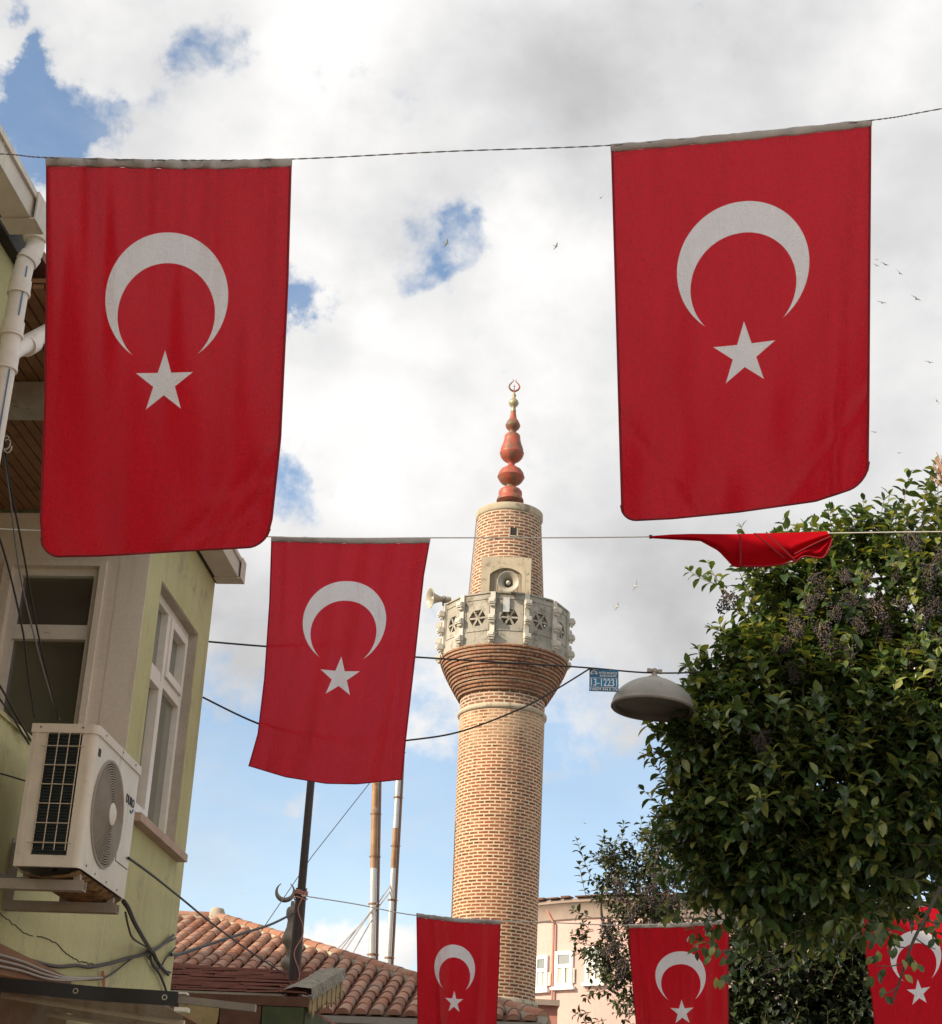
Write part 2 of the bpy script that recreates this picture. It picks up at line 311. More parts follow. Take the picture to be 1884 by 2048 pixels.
def mat_vinyl():
    mt, t, out = material('clear vinyl sheet')
    co = t.n('ShaderNodeTexCoord').outputs['Object']
    tr = t.n('ShaderNodeBsdfTransparent'); tr.inputs[0].default_value = (0.86, 0.82, 0.78, 1)
    df = t.n('ShaderNodeBsdfTranslucent'); df.inputs[0].default_value = (0.7, 0.66, 0.6, 1)
    gl = t.n('ShaderNodeBsdfGlossy'); gl.inputs['Roughness'].default_value = 0.12
    f = t.lin(t.noise(t.vmul(co, (3, 3, 1)), 3, 5, 0.6, 1.5), 0.35, 0.7, 0.04, 0.30)
    m1 = t.n('ShaderNodeMixShader'); t.l(f, m1.inputs[0]); t.l(tr.outputs[0], m1.inputs[1]); t.l(df.outputs[0], m1.inputs[2])
    m2 = t.n('ShaderNodeMixShader'); m2.inputs[0].default_value = 0.06; t.l(m1.outputs[0], m2.inputs[1]); t.l(gl.outputs[0], m2.inputs[2])
    t.l(m2.outputs[0], out.inputs[0])
    return mt
M['vinyl'] = mat_vinyl()

def mat_leaf(name, c1, c2, c3, rough=0.32, trans=0.22):
    mt, t, out = material(name)
    g = t.n('ShaderNodeNewGeometry').outputs['Random Per Island']
    cr = t.n('ShaderNodeValToRGB'); t.l(g, cr.inputs[0])
    e = cr.color_ramp.elements
    e[0].position = 0; e[0].color = (*c1, 1); e[1].position = 1; e[1].color = (*c3, 1)
    k = e.new(0.66); k.color = (*c2, 1)
    b = t.n('ShaderNodeBsdfPrincipled'); t.l(cr.outputs[0], b.inputs['Base Color'])
    b.inputs['Roughness'].default_value = rough; b.inputs['Specular IOR Level'].default_value = 0.5
    tl = t.n('ShaderNodeBsdfTranslucent')
    t.l(t.mix(1.0, cr.outputs[0], (1.9, 1.7, 0.6), 'MULTIPLY'), tl.inputs[0])
    mx = t.n('ShaderNodeMixShader'); mx.inputs[0].default_value = trans
    t.l(b.outputs[0], mx.inputs[1]); t.l(tl.outputs[0], mx.inputs[2]); t.l(mx.outputs[0], out.inputs[0])
    return mt
M['leaf'] = mat_leaf('glossy privet leaf', (0.030, 0.060, 0.025), (0.078, 0.124, 0.040), (0.28, 0.29, 0.09), 0.22, 0.28)
M['leaf_far'] = mat_leaf('dull small leaf', (0.030, 0.045, 0.020), (0.045, 0.062, 0.025), (0.08, 0.085, 0.03), 0.45, 0.15)
M['leaf_ivy'] = mat_leaf('dark ivy leaf', (0.014, 0.024, 0.010), (0.022, 0.036, 0.012), (0.05, 0.062, 0.02), 0.45, 0.12)
M['berry'] = weathered('dusty dark berries', (0.030, 0.022, 0.028), (0.085, 0.066, 0.066), 18, 0.65, fine=150)
M['panicle'] = weathered('dry flower panicle', (0.34, 0.20, 0.14), (0.42, 0.26, 0.18), 18, 0.9)

def mat_flag(name, cy=.55, Ro=.253, ci=.618, ri=.195, sy=.906, rs=.123, red=(0.80, 0.019, 0.036), cx=0.0, ky=1.0, trans=0.02):
    mt, t, out = material(name)
    uv = t.n('ShaderNodeTexCoord').outputs['UV']
    sp = t.n('ShaderNodeSeparateXYZ'); t.l(uv, sp.inputs[0])
    x = t.m('SUBTRACT', sp.outputs[0], cx); y = t.m('DIVIDE', sp.outputs[1], ky)
    def dist(cyy):
        dy = t.m('SUBTRACT', y, cyy)
        return t.m('SQRT', t.m('ADD', t.m('MULTIPLY', x, x), t.m('MULTIPLY', dy, dy)))
    e = 0.0015
    outer = t.m('SUBTRACT', 1.0, t.ss(dist(cy), Ro - e, Ro + e))
    inner = t.ss(dist(ci), ri - e, ri + e)
    cres = t.m('MULTIPLY', outer, inner)
    dy = t.m('SUBTRACT', sy, y)
    r = dist(sy)
    a = t.m('ARCTAN2', x, dy)
    sect = 2 * pi / 5
    fa = t.m('SUBTRACT', t.m('FLOORED_MODULO', t.m('ADD', a, sect / 2 + 2 * pi), sect), sect / 2)
    fa = t.m('ABSOLUTE', fa)
    px = t.m('MULTIPLY', r, t.m('COSINE', fa)); py = t.m('MULTIPLY', r, t.m('SINE', fa))
    rin = rs * 0.382
    ax, ay, bx, by = rs, 0.0, rin * cos(pi / 5), rin * sin(pi / 5)
    nx, ny = (by - ay), -(bx - ax); ln = sqrt(nx * nx + ny * ny); nx /= ln; ny /= ln
    dd = t.m('ADD', t.m('MULTIPLY', t.m('SUBTRACT', px, ax), nx), t.m('MULTIPLY', t.m('SUBTRACT', py, ay), ny))
    star = t.m('SUBTRACT', 1.0, t.ss(dd, -e, e))
    wh = t.m('MAXIMUM', cres, star)
    weave = t.n('ShaderNodeTexNoise'); t.l(t.vmul(uv, (190, 45, 1)), weave.inputs['Vector']); weave.inputs['Scale'].default_value = 1; weave.inputs['Detail'].default_value = 3
    weave2 = t.n('ShaderNodeTexNoise'); t.l(t.vmul(uv, (45, 190, 1)), weave2.inputs['Vector']); weave2.inputs['Scale'].default_value = 1; weave2.inputs['Detail'].default_value = 3
    wv = t.m('MULTIPLY', t.m('ADD', weave.outputs[0], weave2.outputs[0]), 0.5)
    big = t.noise(t.vmul(uv, (5, 1.2, 1)), 1.5, 5, 0.6)
    redc = t.mix(t.lin(big, 0.3, 0.7), red, tuple(v * 0.86 for v in red))  # broad uneven dye tone, also standing in for fold shading
    redc = t.mix(t.lin(wv, 0.40, 0.60, 0.0, 0.6), redc, tuple(v * 0.7 for v in red))
    stain = t.m('MULTIPLY', t.ss(t.noise(t.vmul(uv, (7, 1.5, 1)), 1.0, 5, 0.6), 0.5, 0.75), 0.35)
    whc = t.mix(stain, (0.93, 0.91, 0.94), (0.80, 0.76, 0.74))
    col = t.mix(wh, redc, whc)
    df = t.n('ShaderNodeBsdfDiffuse'); t.l(col, df.inputs[0])
    tl = t.n('ShaderNodeBsdfTranslucent'); t.l(t.mix(1.0, col, (1.0, 0.95, 0.93), 'MULTIPLY'), tl.inputs[0])
    hsock = t.m('ADD', wv, t.m('MULTIPLY', t.noise(t.vmul(uv, (14, 3, 1)), 1.0, 4, 0.6, 0.6), 1.6))
    bp = t.n('ShaderNodeBump'); bp.inputs['Strength'].default_value = 0.8; bp.inputs['Distance'].default_value = 0.032
    t.l(hsock, bp.inputs['Height']); t.l(bp.outputs[0], df.inputs['Normal']); t.l(bp.outputs[0], tl.inputs['Normal'])
    m1 = t.n('ShaderNodeMixShader'); m1.inputs[0].default_value = 0.46; t.l(df.outputs[0], m1.inputs[1]); t.l(tl.outputs[0], m1.inputs[2])
    tr = t.n('ShaderNodeBsdfRefraction'); tr.inputs['IOR'].default_value = 1.35; tr.inputs['Roughness'].default_value = 0.5; tr.inputs[0].default_value = (1, 0.8, 0.85, 1)
    m2 = t.n('ShaderNodeMixShader'); t.l(t.m('MULTIPLY', t.lin(wv, 0.3, 0.7, 0.5, 1.5), trans), m2.inputs[0])
    t.l(m1.outputs[0], m2.inputs[1]); t.l(tr.outputs[0], m2.inputs[2])
    t.l(m2.outputs[0], out.inputs[0])
    return mt

# ------------------------------------------------------------------ mesh building
class MB:
    def __init__(s): s.v = []; s.f = []; s.uv = []; s.mi = []; s.cur = 0
    def add(s, vs, fs, uvs=None):
        o = len(s.v); s.v.extend([tuple(float(c) for c in p) for p in vs])
        for i, f in enumerate(fs):
            s.f.append(tuple(k + o for k in f)); s.mi.append(s.cur)
            s.uv.append(uvs[i] if uvs else None)
        return s
    def box8(s, c):
        return s.add(c, [(0, 3, 2, 1), (4, 5, 6, 7), (0, 1, 5, 4), (1, 2, 6, 5), (2, 3, 7, 6), (3, 0, 4, 7)])
    def obox(s, org, ex, ey, ez, x0, x1, y0, y1, z0, z1):
        org, ex, ey, ez = (np.array(a, float) for a in (org, ex, ey, ez))
        q = lambda a, b, c: org + ex * a + ey * b + ez * c
        return s.box8([q(x0, y0, z0), q(x1, y0, z0), q(x1, y1, z0), q(x0, y1, z0), q(x0, y0, z1), q(x1, y0, z1), q(x1, y1, z1), q(x0, y1, z1)])
    def box(s, x0, x1, y0, y1, z0, z1): return s.obox((0, 0, 0), (1, 0, 0), (0, 1, 0), (0, 0, 1), x0, x1, y0, y1, z0, z1)
    def tube(s, pts, r, n=6, caps=True):
        pts = [Vector([float(c) for c in p]) for p in pts]
        rs = r if isinstance(r, (list, tuple)) else [r] * len(pts)
        vs = []; up = None
        for i, p in enumerate(pts):
            d = (pts[min(i + 1, len(pts) - 1)] - pts[max(i - 1, 0)])
            if d.length < 1e-9: d = Vector((0, 0, 1))
            d.normalize()
            if up is None: up = d.orthogonal().normalized()
            up = (up - d * up.dot(d))
            if up.length < 1e-6: up = d.orthogonal()
            up.normalize(); sd = d.cross(up)
            for k in range(n):
                a = 2 * pi * k / n
                vs.append(p + (up * cos(a) + sd * sin(a)) * rs[i])
        fs = []
        for i in range(len(pts) - 1):
            for k in range(n):
                k2 = (k + 1) % n
                fs.append((i * n + k, i * n + k2, (i + 1) * n + k2, (i + 1) * n + k))
        if caps:
            fs.append(tuple(range(n))[::-1]); fs.append(tuple((len(pts) - 1) * n + k for k in range(n)))
        return s.add(vs, fs)
    def lathe(s, prof, n=48, org=(0, 0, 0), axis=None, uvr=1.0, caps=True, arc=None):
        """prof: list of (r, h). axis: matrix columns (ex, ey, ez)."""
        org = np.array(org, float)
        ex, ey, ez = axis if axis is not None else (np.array([1., 0, 0]), np.array([0, 1., 0]), np.array([0, 0, 1.]))
        vs = []
        for r, h in prof:
            for k in range(n):
                a = 2 * pi * k / n
                vs.append(org + (np.array(ex) * cos(a) + np.array(ey) * sin(a)) * r + np.array(ez) * h)
        fs = []; uvs = []
        L = [0.0]
        for i in range(1, len(prof)):
            L.append(L[-1] + sqrt((prof[i][0] - prof[i - 1][0]) ** 2 + (prof[i][1] - prof[i - 1][1]) ** 2))
        for i in range(len(prof) - 1):
            for k in range(n):
                k2 = (k + 1) % n
                fs.append((i * n + k, i * n + k2, (i + 1) * n + k2, (i + 1) * n + k))
                u0, u1 = 2 * pi * k / n * uvr, 2 * pi * (k + 1) / n * uvr
                v0 = L[i]; v1 = L[i + 1]
                uvs.append(((u0, v0), (u1, v0), (u1, v1), (u0, v1)))
        if caps:
            if prof[0][0] > 1e-6: fs.append(tuple(range(n))[::-1]); uvs.append(tuple((0, 0) for _ in range(n)))
            if prof[-1][0] > 1e-6: fs.append(tuple((len(prof) - 1) * n + k for k in range(n))); uvs.append(tuple((0, 0) for _ in range(n)))
        return s.add(vs, fs, uvs)
    def build(s, name, mats, parent=None, smooth=None, loc=None):
        me = bpy.data.meshes.new(name)
        v = s.v
        off = None
        if loc is None and parent is not None: off = np.array(parent.location)
        elif loc is not None: off = np.array(loc, float)
        if off is not None: v = [tuple(np.array(p) - off) for p in v] if len(v) < 2000 else [tuple(r) for r in (np.array(v) - off)]
        me.from_pydata(v, [], s.f)
        mats = mats if isinstance(mats, (list, tuple)) else [mats]
        for mm in mats: me.materials.append(mm)
        if any(u is not None for u in s.uv):
            ul = me.uv_layers.new(name="UVMap")
            for poly, u in zip(me.polygons, s.uv):
                if u is None: continue
                for li, c in zip(poly.loop_indices, u): ul.data[li].uv = c
        if len(mats) > 1: me.polygons.foreach_set('material_index', s.mi)
        if smooth is not None:
            me.polygons.foreach_set('use_smooth', [True] * len(me.polygons))
            if smooth < 180: me.set_sharp_from_angle(angle=radians(smooth))
        me.update()
        o = bpy.data.objects.new(name, me); COL.objects.link(o)
        if parent is not None: o.parent = parent
        elif loc is not None: o.location = loc
        return o

def tag(o, label=None, cat=None, group=None, kind=None):
    if label: o['label'] = label
    if cat: o['category'] = cat
    if group: o['group'] = group
    if kind: o['kind'] = kind
    return o
def thing(name, label, cat, loc=(0, 0, 0), group=None):
    o = bpy.data.objects.new(name, None); COL.objects.link(o); o.location = [float(c) for c in loc]
    o.empty_display_size = 0.2
    return tag(o, label, cat, group)
def text_mesh(name, body, size, mat, org, ex, ey, parent=None, depth=0.0, ax='CENTER', sx=1.0, thick=0.0, fit=None):
    cu = bpy.data.curves.new(name, 'FONT'); cu.body = body; cu.size = size; cu.align_x = ax; cu.align_y = 'CENTER'; cu.extrude = 0.001; cu.offset = thick
    cu.resolution_u = 4
    ob = bpy.data.objects.new(name, cu); COL.objects.link(ob)
    bpy.context.view_layer.update()
    dg = bpy.context.evaluated_depsgraph_get()
    me = bpy.data.meshes.new_from_object(ob.evaluated_get(dg)); me.name = name
    COL.objects.unlink(ob); bpy.data.objects.remove(ob)
    ex, ey = Vector([float(c) for c in ex]).normalized(), Vector([float(c) for c in ey]).normalized(); ez = ex.cross(ey)
    if fit:
        xs = [v.co.x for v in me.vertices]; sx = fit / (max(xs) - min(xs))
    mm = Matrix.Identity(4)
    org = [float(c) for c in org]
    for i in range(3): mm[i][0] = ex[i] * sx; mm[i][1] = ey[i]; mm[i][2] = ez[i]; mm[i][3] = org[i] - (parent.location[i] if parent else 0)
    me.transform(mm); me.materials.clear(); me.materials.append(mat)
    o = bpy.data.objects.new(name, me); COL.objects.link(o); o.parent = parent
    return o

# street frame ------------------------------------------------------
PHI = radians(5.5)
tv = np.array([sin(PHI), cos(PHI), 0]); nv = np.array([tv[1], -tv[0], 0]); zv = np.array([0, 0, 1.0])
q0 = np.array([-1.828, 7.2, 0.0])
def S(s, n, z): return q0 + tv * s + nv * n + zv * z
def sbox(mb, s0, s1, n0, n1, z0, z1): return mb.obox(q0, tv, -nv, zv, s0, s1, -n1, -n0, z0, z1)
def hit(px, py, org, nrm):
    d = ray(px, py); return CAM + d * (np.dot(np.array(org) - CAM, nrm) / np.dot(d, nrm))
def on_wall(px, py, n=0.0): return hit(px, py, S(0, n, 0), nv)

# ------------------------------------------------------------------ ground
g = MB()
N = 24
for i in range(1): g.add([(-400, -200, 0), (400, -200, 0), (400, 900, 0), (-400, 900, 0)], [(0, 1, 2, 3)])
tag(g.build('ground', M['paving']), kind='structure')

exec_parts = []
# ------------------------------------------------------------------ green house on the left
house = thing('green_house', 'pale green plastered house with a roofed balcony and two windows beside the street', 'house', S(0, -2, 0))
mb = MB()
sbox(mb, -6, -1.05, -4, 0, 0, 5.33)                       # near block
sbox(mb, -1.05, 1.303, -4, 0, 0, 2.75)                    # ground floor under the balcony
sbox(mb, -1.05, 1.303, -4, -1.3, 2.75, 5.14)              # balcony back wall
sbox(mb, 1.42, 2.72, -4, -0.16, 0, 5.33)                  # far block core
W0, W1, WZ0, WZ1 = 1.57, 2.46, 3.56, 4.86                 # street window opening
sbox(mb, 1.303, W0, -0.16, 0, 0, 5.33); sbox(mb, W1, 2.72, -0.16, 0, 0, 5.33)
sbox(mb, W0, W1, -0.16, 0, 0, WZ0); sbox(mb, W0, W1, -0.16, 0, WZ1, 5.33)
wall = mb.build('wall', M['green'], house)
mb = MB()
sbox(mb, -1.05, 1.29, -0.12, 0, 2.75, 3.48)
sbox(mb, -1.05, 1.29, -0.135, 0.012, 3.48, 3.50)
mb.build('parapet', M['green'], house)
# beige balcony end wall with window opening
BN0, BN1, BZ0, BZ1 = -0.745, -0.265, 3.3, 4.83
mb = MB()
sbox(mb, 1.30, 1.42, -1.3, BN0, 2.75, 5.14); sbox(mb, 1.30, 1.42, BN1, -0.161, 2.75, 5.30)
sbox(mb, 1.30, 1.42, BN0, BN1, 2.75, BZ0); sbox(mb, 1.30, 1.42, BN0, BN1, BZ1, 5.14)
sbox(mb, 1.297, 1.3025, -0.161, -0.0, 2.75, 5.30)
mb.build('balcony_wall', M['beige'], house)
# raised plaster band round the beige window
mb = MB()
sbox(mb, 1.285, 1.2995, BN0 - 0.05, BN0, BZ0, BZ1 + 0.0); sbox(mb, 1.285, 1.2995, BN1, BN1 + 0.035, BZ0, BZ1)
sbox(mb, 1.285, 1.2995, BN0 - 0.05, BN1 + 0.035, BZ1, BZ1 + 0.03)
mb.build('window_surround', M['beige'], house)
# beige wall window
win = MB()
def frame_sn(mb, s0, s1, n0, n1, z0, z1, wd):
    sbox(mb, s0, s1, n0, n0 + wd, z0, z1); sbox(mb, s0, s1, n1 - wd, n1, z0, z1)
    sbox(mb, s0, s1, n0 + wd, n1 - wd, z0, z0 + wd); sbox(mb, s0, s1, n0 + wd, n1 - wd, z1 - wd, z1)
frame_sn(win, 1.335, 1.40, BN0, BN1, BZ0, BZ1, 0.04)
sbox(win, 1.332, 1.40, BN0 + 0.04, BN1 - 0.04, 4.43, 4.51)
sbox(win, 1.326, 1.331, -0.53, -0.50, 4.465, 4.475)
wf = win.build('window', M['pvc'], house)
mb = MB(); sbox(mb, 1.375, 1.385, BN0 + 0.04, BN1 - 0.04, BZ0 + 0.04, 4.43); sbox(mb, 1.375, 1.385, BN0 + 0.04, BN1 - 0.04, 4.51, BZ1 - 0.04)
mb.build('pane', M['glass'], wf, loc=None)
for o in list(wf.children): o.location = (0, 0, 0)
def sub(mb, name, mat, part, smooth=None):
    """child of a part whose mesh is expressed in its thing's space"""
    root = part.parent
    o = mb.build(name, mat, root, smooth); o.parent = part; return o
for o in list(wf.children): bpy.data.objects.remove(o)
mb = MB(); sbox(mb, 1.375, 1.385, BN0 + 0.04, BN1 - 0.04, BZ0 + 0.04, 4.43); sbox(mb, 1.375, 1.385, BN0 + 0.04, BN1 - 0.04, 4.51, BZ1 - 0.04)
sub(mb, 'pane', M['glass'], wf)
# street window: jambs, frame, panes, sill
def fr_s(mb, n0, n1, s0, s1, z0, z1, wd):
    sbox(mb, s0, s0 + wd, n0, n1, z0, z1); sbox(mb, s1 - wd, s1, n0, n1, z0, z1)
    sbox(mb, s0 + wd, s1 - wd, n0, n1, z0, z0 + wd); sbox(mb, s0 + wd, s1 - wd, n0, n1, z1 - wd, z1)
mb = MB()
sbox(mb, W1 - 0.006, W1 - 0.001, -0.158, -0.004, WZ0, WZ1); sbox(mb, W0 + 0.001, W0 + 0.006, -0.158, -0.004, WZ0, WZ1)
sbox(mb, W0 + 0.006, W1 - 0.006, -0.158, -0.004, WZ1 - 0.006, WZ1 - 0.001)
mb.build('window_jamb', M['jamb'], house)
mb = MB()
a0, a1, b0, b1 = W0 + 0.007, W1 - 0.007, WZ0 + 0.002, WZ1 - 0.007
fr_s(mb, -0.155, -0.055, a0, a1, b0, b1, 0.05)
mid = (a0 + a1) / 2 - 0.03
sbox(mb, mid - 0.03, mid + 0.03, -0.155, -0.050, b0 + 0.05, b1 - 0.05)
zt = 4.42
sbox(mb, a0 + 0.05, mid - 0.03, -0.155, -0.055, zt - 0.03, zt + 0.03); sbox(mb, mid + 0.03, a1 - 0.05, -0.155, -0.055, zt - 0.03, zt + 0.03)
fr_s(mb, -0.15, -0.040, mid + 0.033, a1 - 0.053, zt + 0.033, b1 - 0.053, 0.045)
fr_s(mb, -0.15, -0.040, a0 + 0.053, mid - 0.033, b0 + 0.053, zt - 0.033, 0.045)
wf2 = mb.build('window', M['pvc'], house)
mb = MB()
sbox(mb, a0 + 0.02, a1 - 0.02, -0.10, -0.09, b0 + 0.02, b1 - 0.02)
sub(mb, 'pane', M['glass2'], wf2)
mb = MB(); sbox(mb, W0 - 0.06, W1 + 0.09, -0.09, 0.06, WZ0 - 0.045, WZ0 - 0.002)
mb.build('window_sill', M['sill'], house)
# eaves
mb = MB()
for k in range(26):
    n0 = -1.28 + k * 0.056
    sbox(mb, -1.04, 1.29, n0, n0 + 0.047, 5.155, 5.175)
sbox(mb, -1.045, 1.295, -1.3, 0.19, 5.18, 5.20)
mb.build('soffit', M['soffit'], house)
mb = MB(); sbox(mb, -0.22, -0.06, -1.3, 0.0, 5.03, 5.15)
mb.build('beam', M['concrete'], house)
mb = MB()
def slab(mb, s0, s1, n0, z0, n1, z1, th):
    c = [S(s0, n0, z0), S(s1, n0, z0), S(s1, n1, z1), S(s0, n1, z1)]
    mb.box8([c[3], c[2], c[1], c[0]] + [p + zv * th for p in (c[3], c[2], c[1], c[0])])
slab(mb, -6.1, 2.74, 0.06, 5.34, -2.1, 6.25, 0.04); slab(mb, -6.1, 2.74, -4.1, 5.34, -2.1, 6.25, 0.04)
mb.build('roof', M['shingle'], house)
mb = MB()
sbox(mb, 1.305, 2.73, 0.003, 0.016, 5.285, 5.36); sbox(mb, -6.0, -1.06, 0.003, 0.05, 5.22, 5.37)
mb.build('fascia', M['dark'], house)
def gutter_piece(s0, s1, n0, n1, z0, z1, name='gutter'):
    mb = MB(); th = 0.008
    sbox(mb, s0, s1, n0, n1, z0, z0 + th); sbox(mb, s0, s1, n0, n0 + th, z0 + th, z1); sbox(mb, s0, s1, n1 - th, n1, z0 + th, z1)
    sbox(mb, s0, s0 + th, n0 + th, n1 - th, z0 + th, z1); sbox(mb, s1 - th, s1, n0 + th, n1 - th, z0 + th, z1)
    sbox(mb, s0, s1, n1 + 0.001, n1 + 0.012, z1 - 0.02, z1 + 0.006)
    for e0, e1 in ((s0 - 0.004, s0 + 0.03), (s1 - 0.10, s1 + 0.006)):
        sbox(mb, e0, e1, n0 - 0.006, n1 + 0.014, z0 - 0.008, z0 - 0.0005); sbox(mb, e0, e1, n1 + 0.013, n1 + 0.02, z0 - 0.008, z1 + 0.008)
    return mb.build(name, M['gutter'], house)
gutter_piece(1.25, 2.72, 0.020, 0.165, 5.29, 5.41)
gutter_piece(-6.0, -1.64, 0.190, 0.298, 5.045, 5.15)
# downpipe
mb = MB()
pn = 0.125
def wl(x, y, n_): return on_wall(x, y, n_)
pa_ = wl(42, 560, pn); ps = float(np.dot(pa_ - q0, tv))
po1 = wl(74, 452, 0.15)
mb.lathe([(0.070, 0.03), (0.066, 0.0), (0.058, -0.035), (0.044, -0.07)], 20, po1)
mb.tube([po1 - zv * 0.04, wl(71, 492, 0.15), wl(66, 506, 0.148), wl(50, 528, 0.13), S(ps, pn, pa_[2]), S(ps, pn, pa_[2] - 0.08)], 0.038, 16)
mb.tube([S(ps, pn, pa_[2] - 0.02), S(ps, pn, 0.3)], 0.0375, 16)
zy = wl(27, 712, pn)[2]
for z in (pa_[2] - 0.005, zy + 0.12, zy - 0.03):
    mb.tube([S(ps, pn, z), S(ps, pn, z - 0.05)], 0.0435, 16); mb.tube([S(ps, pn, z - 0.052), S(ps, pn, z - 0.064)], 0.046, 16)
mb.tube([wl(62, 512, 0.145), wl(53, 524, 0.134)], 0.0445, 16)
mb.tube([S(ps, pn, zy - 0.03), S(ps + 0.06, pn - 0.002, zy + 0.03), wl(112, 655, 0.11), wl(150, 630, 0.10)], 0.036, 16)
mb.tube([wl(52, 693, 0.122), wl(66, 685, 0.12)], 0.0425, 16)
pipe = mb.build('drain_pipe', M['pvc'], house, 40)
mb = MB()
d_ = CAM - S(ps, pn, zy); d_[2] = 0; d_ /= np.linalg.norm(d_); sd = np.array([d_[1], -d_[0], 0])
for z0, z1 in ((zy + 0.14, zy + 0.36), (zy - 0.5, zy - 0.10)):
    mb = MB(); c = S(ps, pn, 0) + d_ * 0.0362 - sd * 0.014
    mb.obox(c, sd, d_, zv, -0.003, 0.003, -0.002, 0.002, z0, z1)
    sub(mb, 'pipe_marking', M['stripe_blue'], pipe)
# a thin crack along the floor slab
mb = MB(); pts = []
for k in range(60):
    s = -0.4 + 1.62 * k / 59
    pts.append(S(s, 0.0005, 2.735 + 0.012 * sin(k * 0.23) + RND.uniform(-0.004, 0.004)))
mb.tube(pts[:26], 0.0025, 4); mb.tube(pts[27:], 0.003, 4)
mb.build('crack', M['dark'], house)
for (c0, c1_) in (((350, 1700), (335, 1760)), ((395, 1190), (404, 1235)), ((300, 1900), (318, 1935))):
    mb = MB(); p0_, p1_ = on_wall(*c0, 0.0004), on_wall(*c1_, 0.0004)
    mb.tube([p0_ + (p1_ - p0_) * i / 14 + tv * RND.uniform(-0.006, 0.006) for i in range(15)], 0.0012, 4); mb.build('crack', M['jamb'], house)

# ------------------------------------------------------------------ air conditioner
AS0, AS1, AN0, AN1, AZ0, AZ1 = -0.66, -0.015, 0.21, 0.47, 2.84, 3.395
ac = thing('air_conditioner', 'cream air conditioner with rusty underside on brackets beside the beige window', 'air conditioner', S((AS0 + AS1) / 2, 0.34, AZ0))
mb = MB()
lip = 0.012
# shell: back, far side, fan side with round hole, near side frame
def ngon_plate_with_hole(mb, s0, s1, z0, z1, n, cs, cz, r, depth):
    k = 48; outer = []; inner = []
    for i in range(k):
        a = 2 * pi * i / k; c, d = cos(a), sin(a)
        tx = ((s1 - cs) / c if c > 1e-9 else (s0 - cs) / c if c < -1e-9 else 1e9)
        tz = ((z1 - cz) / d if d > 1e-9 else (z0 - cz) / d if d < -1e-9 else 1e9)
        tt = min(tx, tz)
        outer.append((cs + c * tt, cz + d * tt)); inner.append((cs + c * r, cz + d * r))
    vs = [S(a, n, b) for a, b in outer] + [S(a, n, b) for a, b in inner] + [S(a, n - depth, b) for a, b in inner]
    fs = []
    for i in range(k):
        j = (i + 1) % k
        fs.append((i, j, k + j, k + i)); fs.append((k + i, k + j, 2 * k + j, 2 * k + i))
    for cx_, cz_ in ((s0, z0), (s1, z0), (s1, z1), (s0, z1)):
        best = sorted(range(k), key=lambda i: (outer[i][0] - cx_) ** 2 + (outer[i][1] - cz_) ** 2)[:2]
        i, j = sorted(best)
        if j - i > 2: i, j = j, i
        vs.append(S(cx_, n, cz_)); fs.append((j, i, len(vs) - 1))
    mb.add(vs, fs)
FS, FZ, FR = AS0 + 0.262, (AZ0 + AZ1) / 2 - 0.01, 0.208
ngon_plate_with_hole(mb, AS0 + 0.03, AS1, AZ0, AZ1, AN1, FS, FZ, FR, 0.05)
# rounded near-front corner
cpts = []
for i in range(7):
    a = pi / 2 * i / 6
    cpts.append((AS0 + 0.03 - 0.03 * sin(a), AN1 - 0.03 + 0.03 * cos(a)))
vs = []; fs = []
for (s_, n_) in cpts: vs += [S(s_, n_, AZ0), S(s_, n_, AZ1)]
for i in range(6): fs.append((2 * i, 2 * i + 1, 2 * i + 3, 2 * i + 2))
mb.add(vs, fs)
G0, G1, GZ0, GZ1 = AN0 + 0.060, AN0 + 0.203, AZ0 + 0.045, AZ1 - 0.02   # coil opening on the near side
sbox(mb, AS0, AS0 + 0.02, AN0, G0, AZ0, AZ1); sbox(mb, AS0, AS0 + 0.02, G1, AN1 - 0.03, AZ0, AZ1)
sbox(mb, AS0, AS0 + 0.02, G0, G1, AZ0, GZ0); sbox(mb, AS0, AS0 + 0.02, G0, G1, GZ1, AZ1)
sbox(mb, AS1 - 0.01, AS1 - 0.001, AN0, AN1 - 0.002, AZ0, AZ1); sbox(mb, AS0 + 0.02, AS1 - 0.01, AN0, AN0 + 0.01, AZ0, AZ1)
sbox(mb, AS0 - 0.003, AS0 - 0.0005, AN0 + 0.012, AN0 + 0.03, AZ0 + 0.05, AZ1 - 0.03)
sbox(mb, AS0 - 0.004, AS0 - 0.0005, G0 - 0.02, G1 + 0.0, AZ0 + 0.0, AZ0 + 0.042)
mb.build('casing', M['ac'], ac, 40)
mb = MB()
vs = []; R_ = 0.034
o_ = [(AS0 - 0.006 + R_ * (1 - sin(pi / 2 * i / 6)), AN1 + 0.006 - R_ * (1 - cos(pi / 2 * i / 6))) for i in range(7)]
poly = [(AS1 + 0.004, AN1 + 0.006)] + o_ + [(AS0 - 0.006, AN0 - 0.004), (AS1 + 0.004, AN0 - 0.004)]
k = len(poly)
mb.add([S(a, b, AZ1 - 0.03) for a, b in poly] + [S(a, b, AZ1 + 0.006) for a, b in poly],
       [tuple(range(k)), tuple(range(2 * k - 1, k - 1, -1))] + [(i, i + k, (i + 1) % k + k, (i + 1) % k) for i in range(k)])
mb.build('lid', M['ac'], ac, 30)
mb = MB()
sbox(mb, AS0 + 0.02, AS0 + 0.03, G0 - 0.01, G1 + 0.01, GZ0 - 0.01, GZ1 + 0.01)
for i in range(40):
    z = GZ0 + (GZ1 - GZ0) * (i + 0.5) / 40
    sbox(mb, AS0 + 0.012, AS0 + 0.0195, G0 + 0.001, G1 - 0.001, z - 0.002, z + 0.002)
mb.build('coil', M['ac_dark'], ac)
mb = MB()
